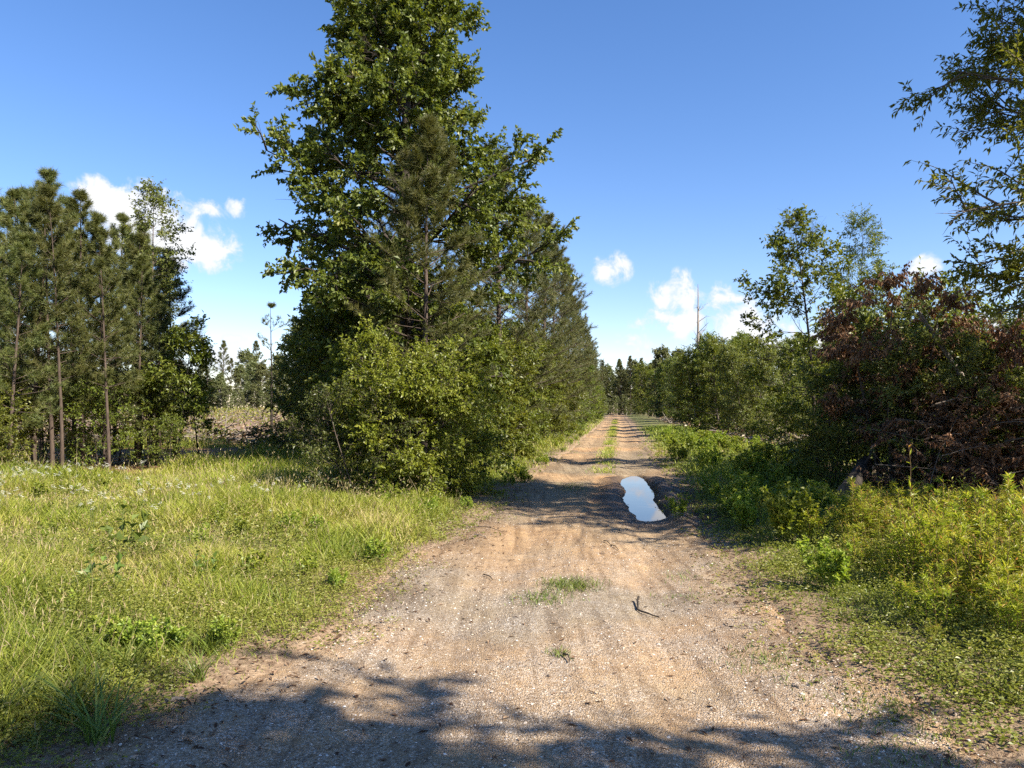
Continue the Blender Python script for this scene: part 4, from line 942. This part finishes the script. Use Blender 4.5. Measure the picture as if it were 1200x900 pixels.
# --- trees behind the photographer on the right : their shade falls on the near road
st_ = Proto(broadleaf('shade_tree', 7.6, .14, lambda t: np.interp(t, [.2, .5, .8, 1], [2.2, 2.6, 2.0, .9]), 44, 8, 6, 10, .13, .085, (BK, M['oak_leaf']), 171, t0=.25, el=(0, 60), twig=.42, hide=.36))
for x, y, rz, sc, lab in [(6.6, -1.85, 0, 1.0, 'hardwood beside the photographer casting shade on the near road'), (3.5, -2.35, 2, 1.05, 'hardwood behind the photographer casting shade on the near left verge'), (9.6, -3.2, 4, 1.0, 'hardwood farther right of the photographer casting shade')]:
    st_(x, y, rz, sc, lab, 'tree')

# ------------------------------------------------------------------ sky, sun, camera
SUN_AZ, SUN_EL = 124., 40.
w = bpy.data.worlds.new('World'); SC.world = w; w.use_nodes = True; nt = w.node_tree; nt.nodes.clear()
out = nt.nodes.new('ShaderNodeOutputWorld'); bg = nt.nodes.new('ShaderNodeBackground'); bg.inputs[1].default_value = .075
sky = nt.nodes.new('ShaderNodeTexSky'); sky.sky_type = 'NISHITA'; sky.sun_disc = False
sky.sun_elevation = radians(SUN_EL); sky.sun_rotation = radians(SUN_AZ); sky.air_density = 1.0; sky.dust_density = .12; sky.ozone_density = 2.2
hs = nt.nodes.new('ShaderNodeHueSaturation'); hs.inputs['Saturation'].default_value = 1.22; nt.links.new(sky.outputs[0], hs.inputs['Color'])
tc = nt.nodes.new('ShaderNodeTexCoord'); V = tc.outputs['Generated']
nz = noise_node(nt, 30, 10, .60, V, .35); nz2 = noise_node(nt, 7, 4, .5, V)
puffs = [(116, 230, 26, 18, 1.25), (142, 246, 36, 26, 1.3), (172, 266, 42, 28, 1.3), (208, 284, 46, 26, 1.3), (242, 294, 36, 18, 1.3), (178, 226, 40, 13, .72), (236, 243, 44, 11, .72), (274, 243, 14, 16, .8),
         (262, 418, 24, 18), (272, 396, 18, 6), (716, 314, 20, 16), (790, 343, 24, 24), (765, 378, 26, 16), (798, 384, 28, 18), (740, 398, 22, 12, .8), (850, 358, 26, 22), (872, 376, 36, 24), (900, 402, 40, 22), (1083, 315, 16, 14), (960, 408, 30, 24), (1150, 395, 60, 30), (1040, 430, 60, 22), (770, 410, 40, 14, .7)]
fld = None; low = None
for (a, b, ra, rb, *wt) in puffs:
    vs = nt.nodes.new('ShaderNodeVectorMath'); vs.operation = 'SUBTRACT'
    c = np.array([(a - 600) / 906, 1., (478 - b) / 906]); ln = np.linalg.norm(c); c = c / ln
    vs.inputs[1].default_value = c; nt.links.new(V, vs.inputs[0])
    vm = nt.nodes.new('ShaderNodeVectorMath'); vm.operation = 'MULTIPLY'; vm.inputs[1].default_value = (640 * ln / ra, 640 * ln / ra, 640 * ln / rb); nt.links.new(vs.outputs[0], vm.inputs[0])
    vl = nt.nodes.new('ShaderNodeVectorMath'); vl.operation = 'LENGTH'; nt.links.new(vm.outputs[0], vl.inputs[0])
    g = math_n(nt, 'MULTIPLY', math_n(nt, 'SUBTRACT', 1.35, vl.outputs['Value'], True), wt[0] if wt else 1.)
    fld = g if fld is None else math_n(nt, 'SMOOTH_MAX', fld, g, c=.25)
nn = math_n(nt, 'MULTIPLY', math_n(nt, 'SUBTRACT', nz.outputs[0], .5), 3.4)
nn2 = math_n(nt, 'MULTIPLY', math_n(nt, 'SUBTRACT', nz2.outputs[0], .5), .9)
dens = math_n(nt, 'ADD', fld, math_n(nt, 'MULTIPLY', math_n(nt, 'ADD', nn, nn2), math_n(nt, 'MULTIPLY', fld, 1.6, True)))
dm = math_n(nt, 'MULTIPLY', math_n(nt, 'MULTIPLY', fld, 3., True), 1.0)
mr = nt.nodes.new('ShaderNodeMapRange'); mr.interpolation_type = 'SMOOTHSTEP'; mr.inputs[1].default_value = .46; mr.inputs[2].default_value = 1.10; nt.links.new(dens, mr.inputs[0])
cov = math_n(nt, 'MULTIPLY', math_n(nt, 'MULTIPLY', mr.outputs[0], dm), .96)
cc = ramp(nt, [(0, (3.9, 4.4, 5.4)), (.45, (4.8, 5.0, 5.6)), (1, (6.0, 6.0, 6.0))])
mr2 = nt.nodes.new('ShaderNodeMapRange'); mr2.inputs[1].default_value = .4; mr2.inputs[2].default_value = 1.5; nt.links.new(dens, mr2.inputs[0]); nt.links.new(mr2.outputs[0], cc.inputs[0])
skyt = mix(nt, 1.0, hs.outputs[0], (1.08, .98, 1.10), 'MULTIPLY')
skyc = mix(nt, cov, skyt, cc.outputs[0])
nt.links.new(skyc, bg.inputs[0]); nt.links.new(bg.outputs[0], out.inputs[0])

sun = bpy.data.lights.new('sun', 'SUN'); sun.energy = 5.0; sun.angle = radians(.53); sun.color = (1, .93, .82)
so = bpy.data.objects.new('sun', sun); COL.objects.link(so)
d = np.array([sin(radians(SUN_AZ)) * cos(radians(SUN_EL)), cos(radians(SUN_AZ)) * cos(radians(SUN_EL)), sin(radians(SUN_EL))])
from mathutils import Vector
so.rotation_euler = Vector(d).to_track_quat('Z', 'Y').to_euler(); so.location = (20, -5, 20)

cam = bpy.data.cameras.new('camera'); co = bpy.data.objects.new('camera', cam); COL.objects.link(co); SC.camera = co
cam.sensor_width = 36; cam.lens = 36 * 906 / 1200; cam.shift_y = 28 / 1200; cam.clip_start = .05; cam.clip_end = 4000
co.location = (0, 0, 1.6); co.rotation_euler = (radians(90), 0, 0)

SC.view_settings.view_transform = 'Standard'; SC.view_settings.look = 'None'; SC.view_settings.gamma = 1; SC.view_settings.exposure = 1.40
SC.render.engine = 'CYCLES'; cy = SC.cycles
cy.max_bounces = 6; cy.diffuse_bounces = 3; cy.glossy_bounces = 2; cy.transmission_bounces = 3; cy.transparent_max_bounces = 4
cy.caustics_reflective = False; cy.caustics_refractive = False; cy.sample_clamp_indirect = 6
cy.use_denoising = False; cy.denoiser = 'OPENIMAGEDENOISE'; cy.denoising_input_passes = 'RGB_ALBEDO_NORMAL'
cy.use_adaptive_sampling = True; cy.adaptive_threshold = .02
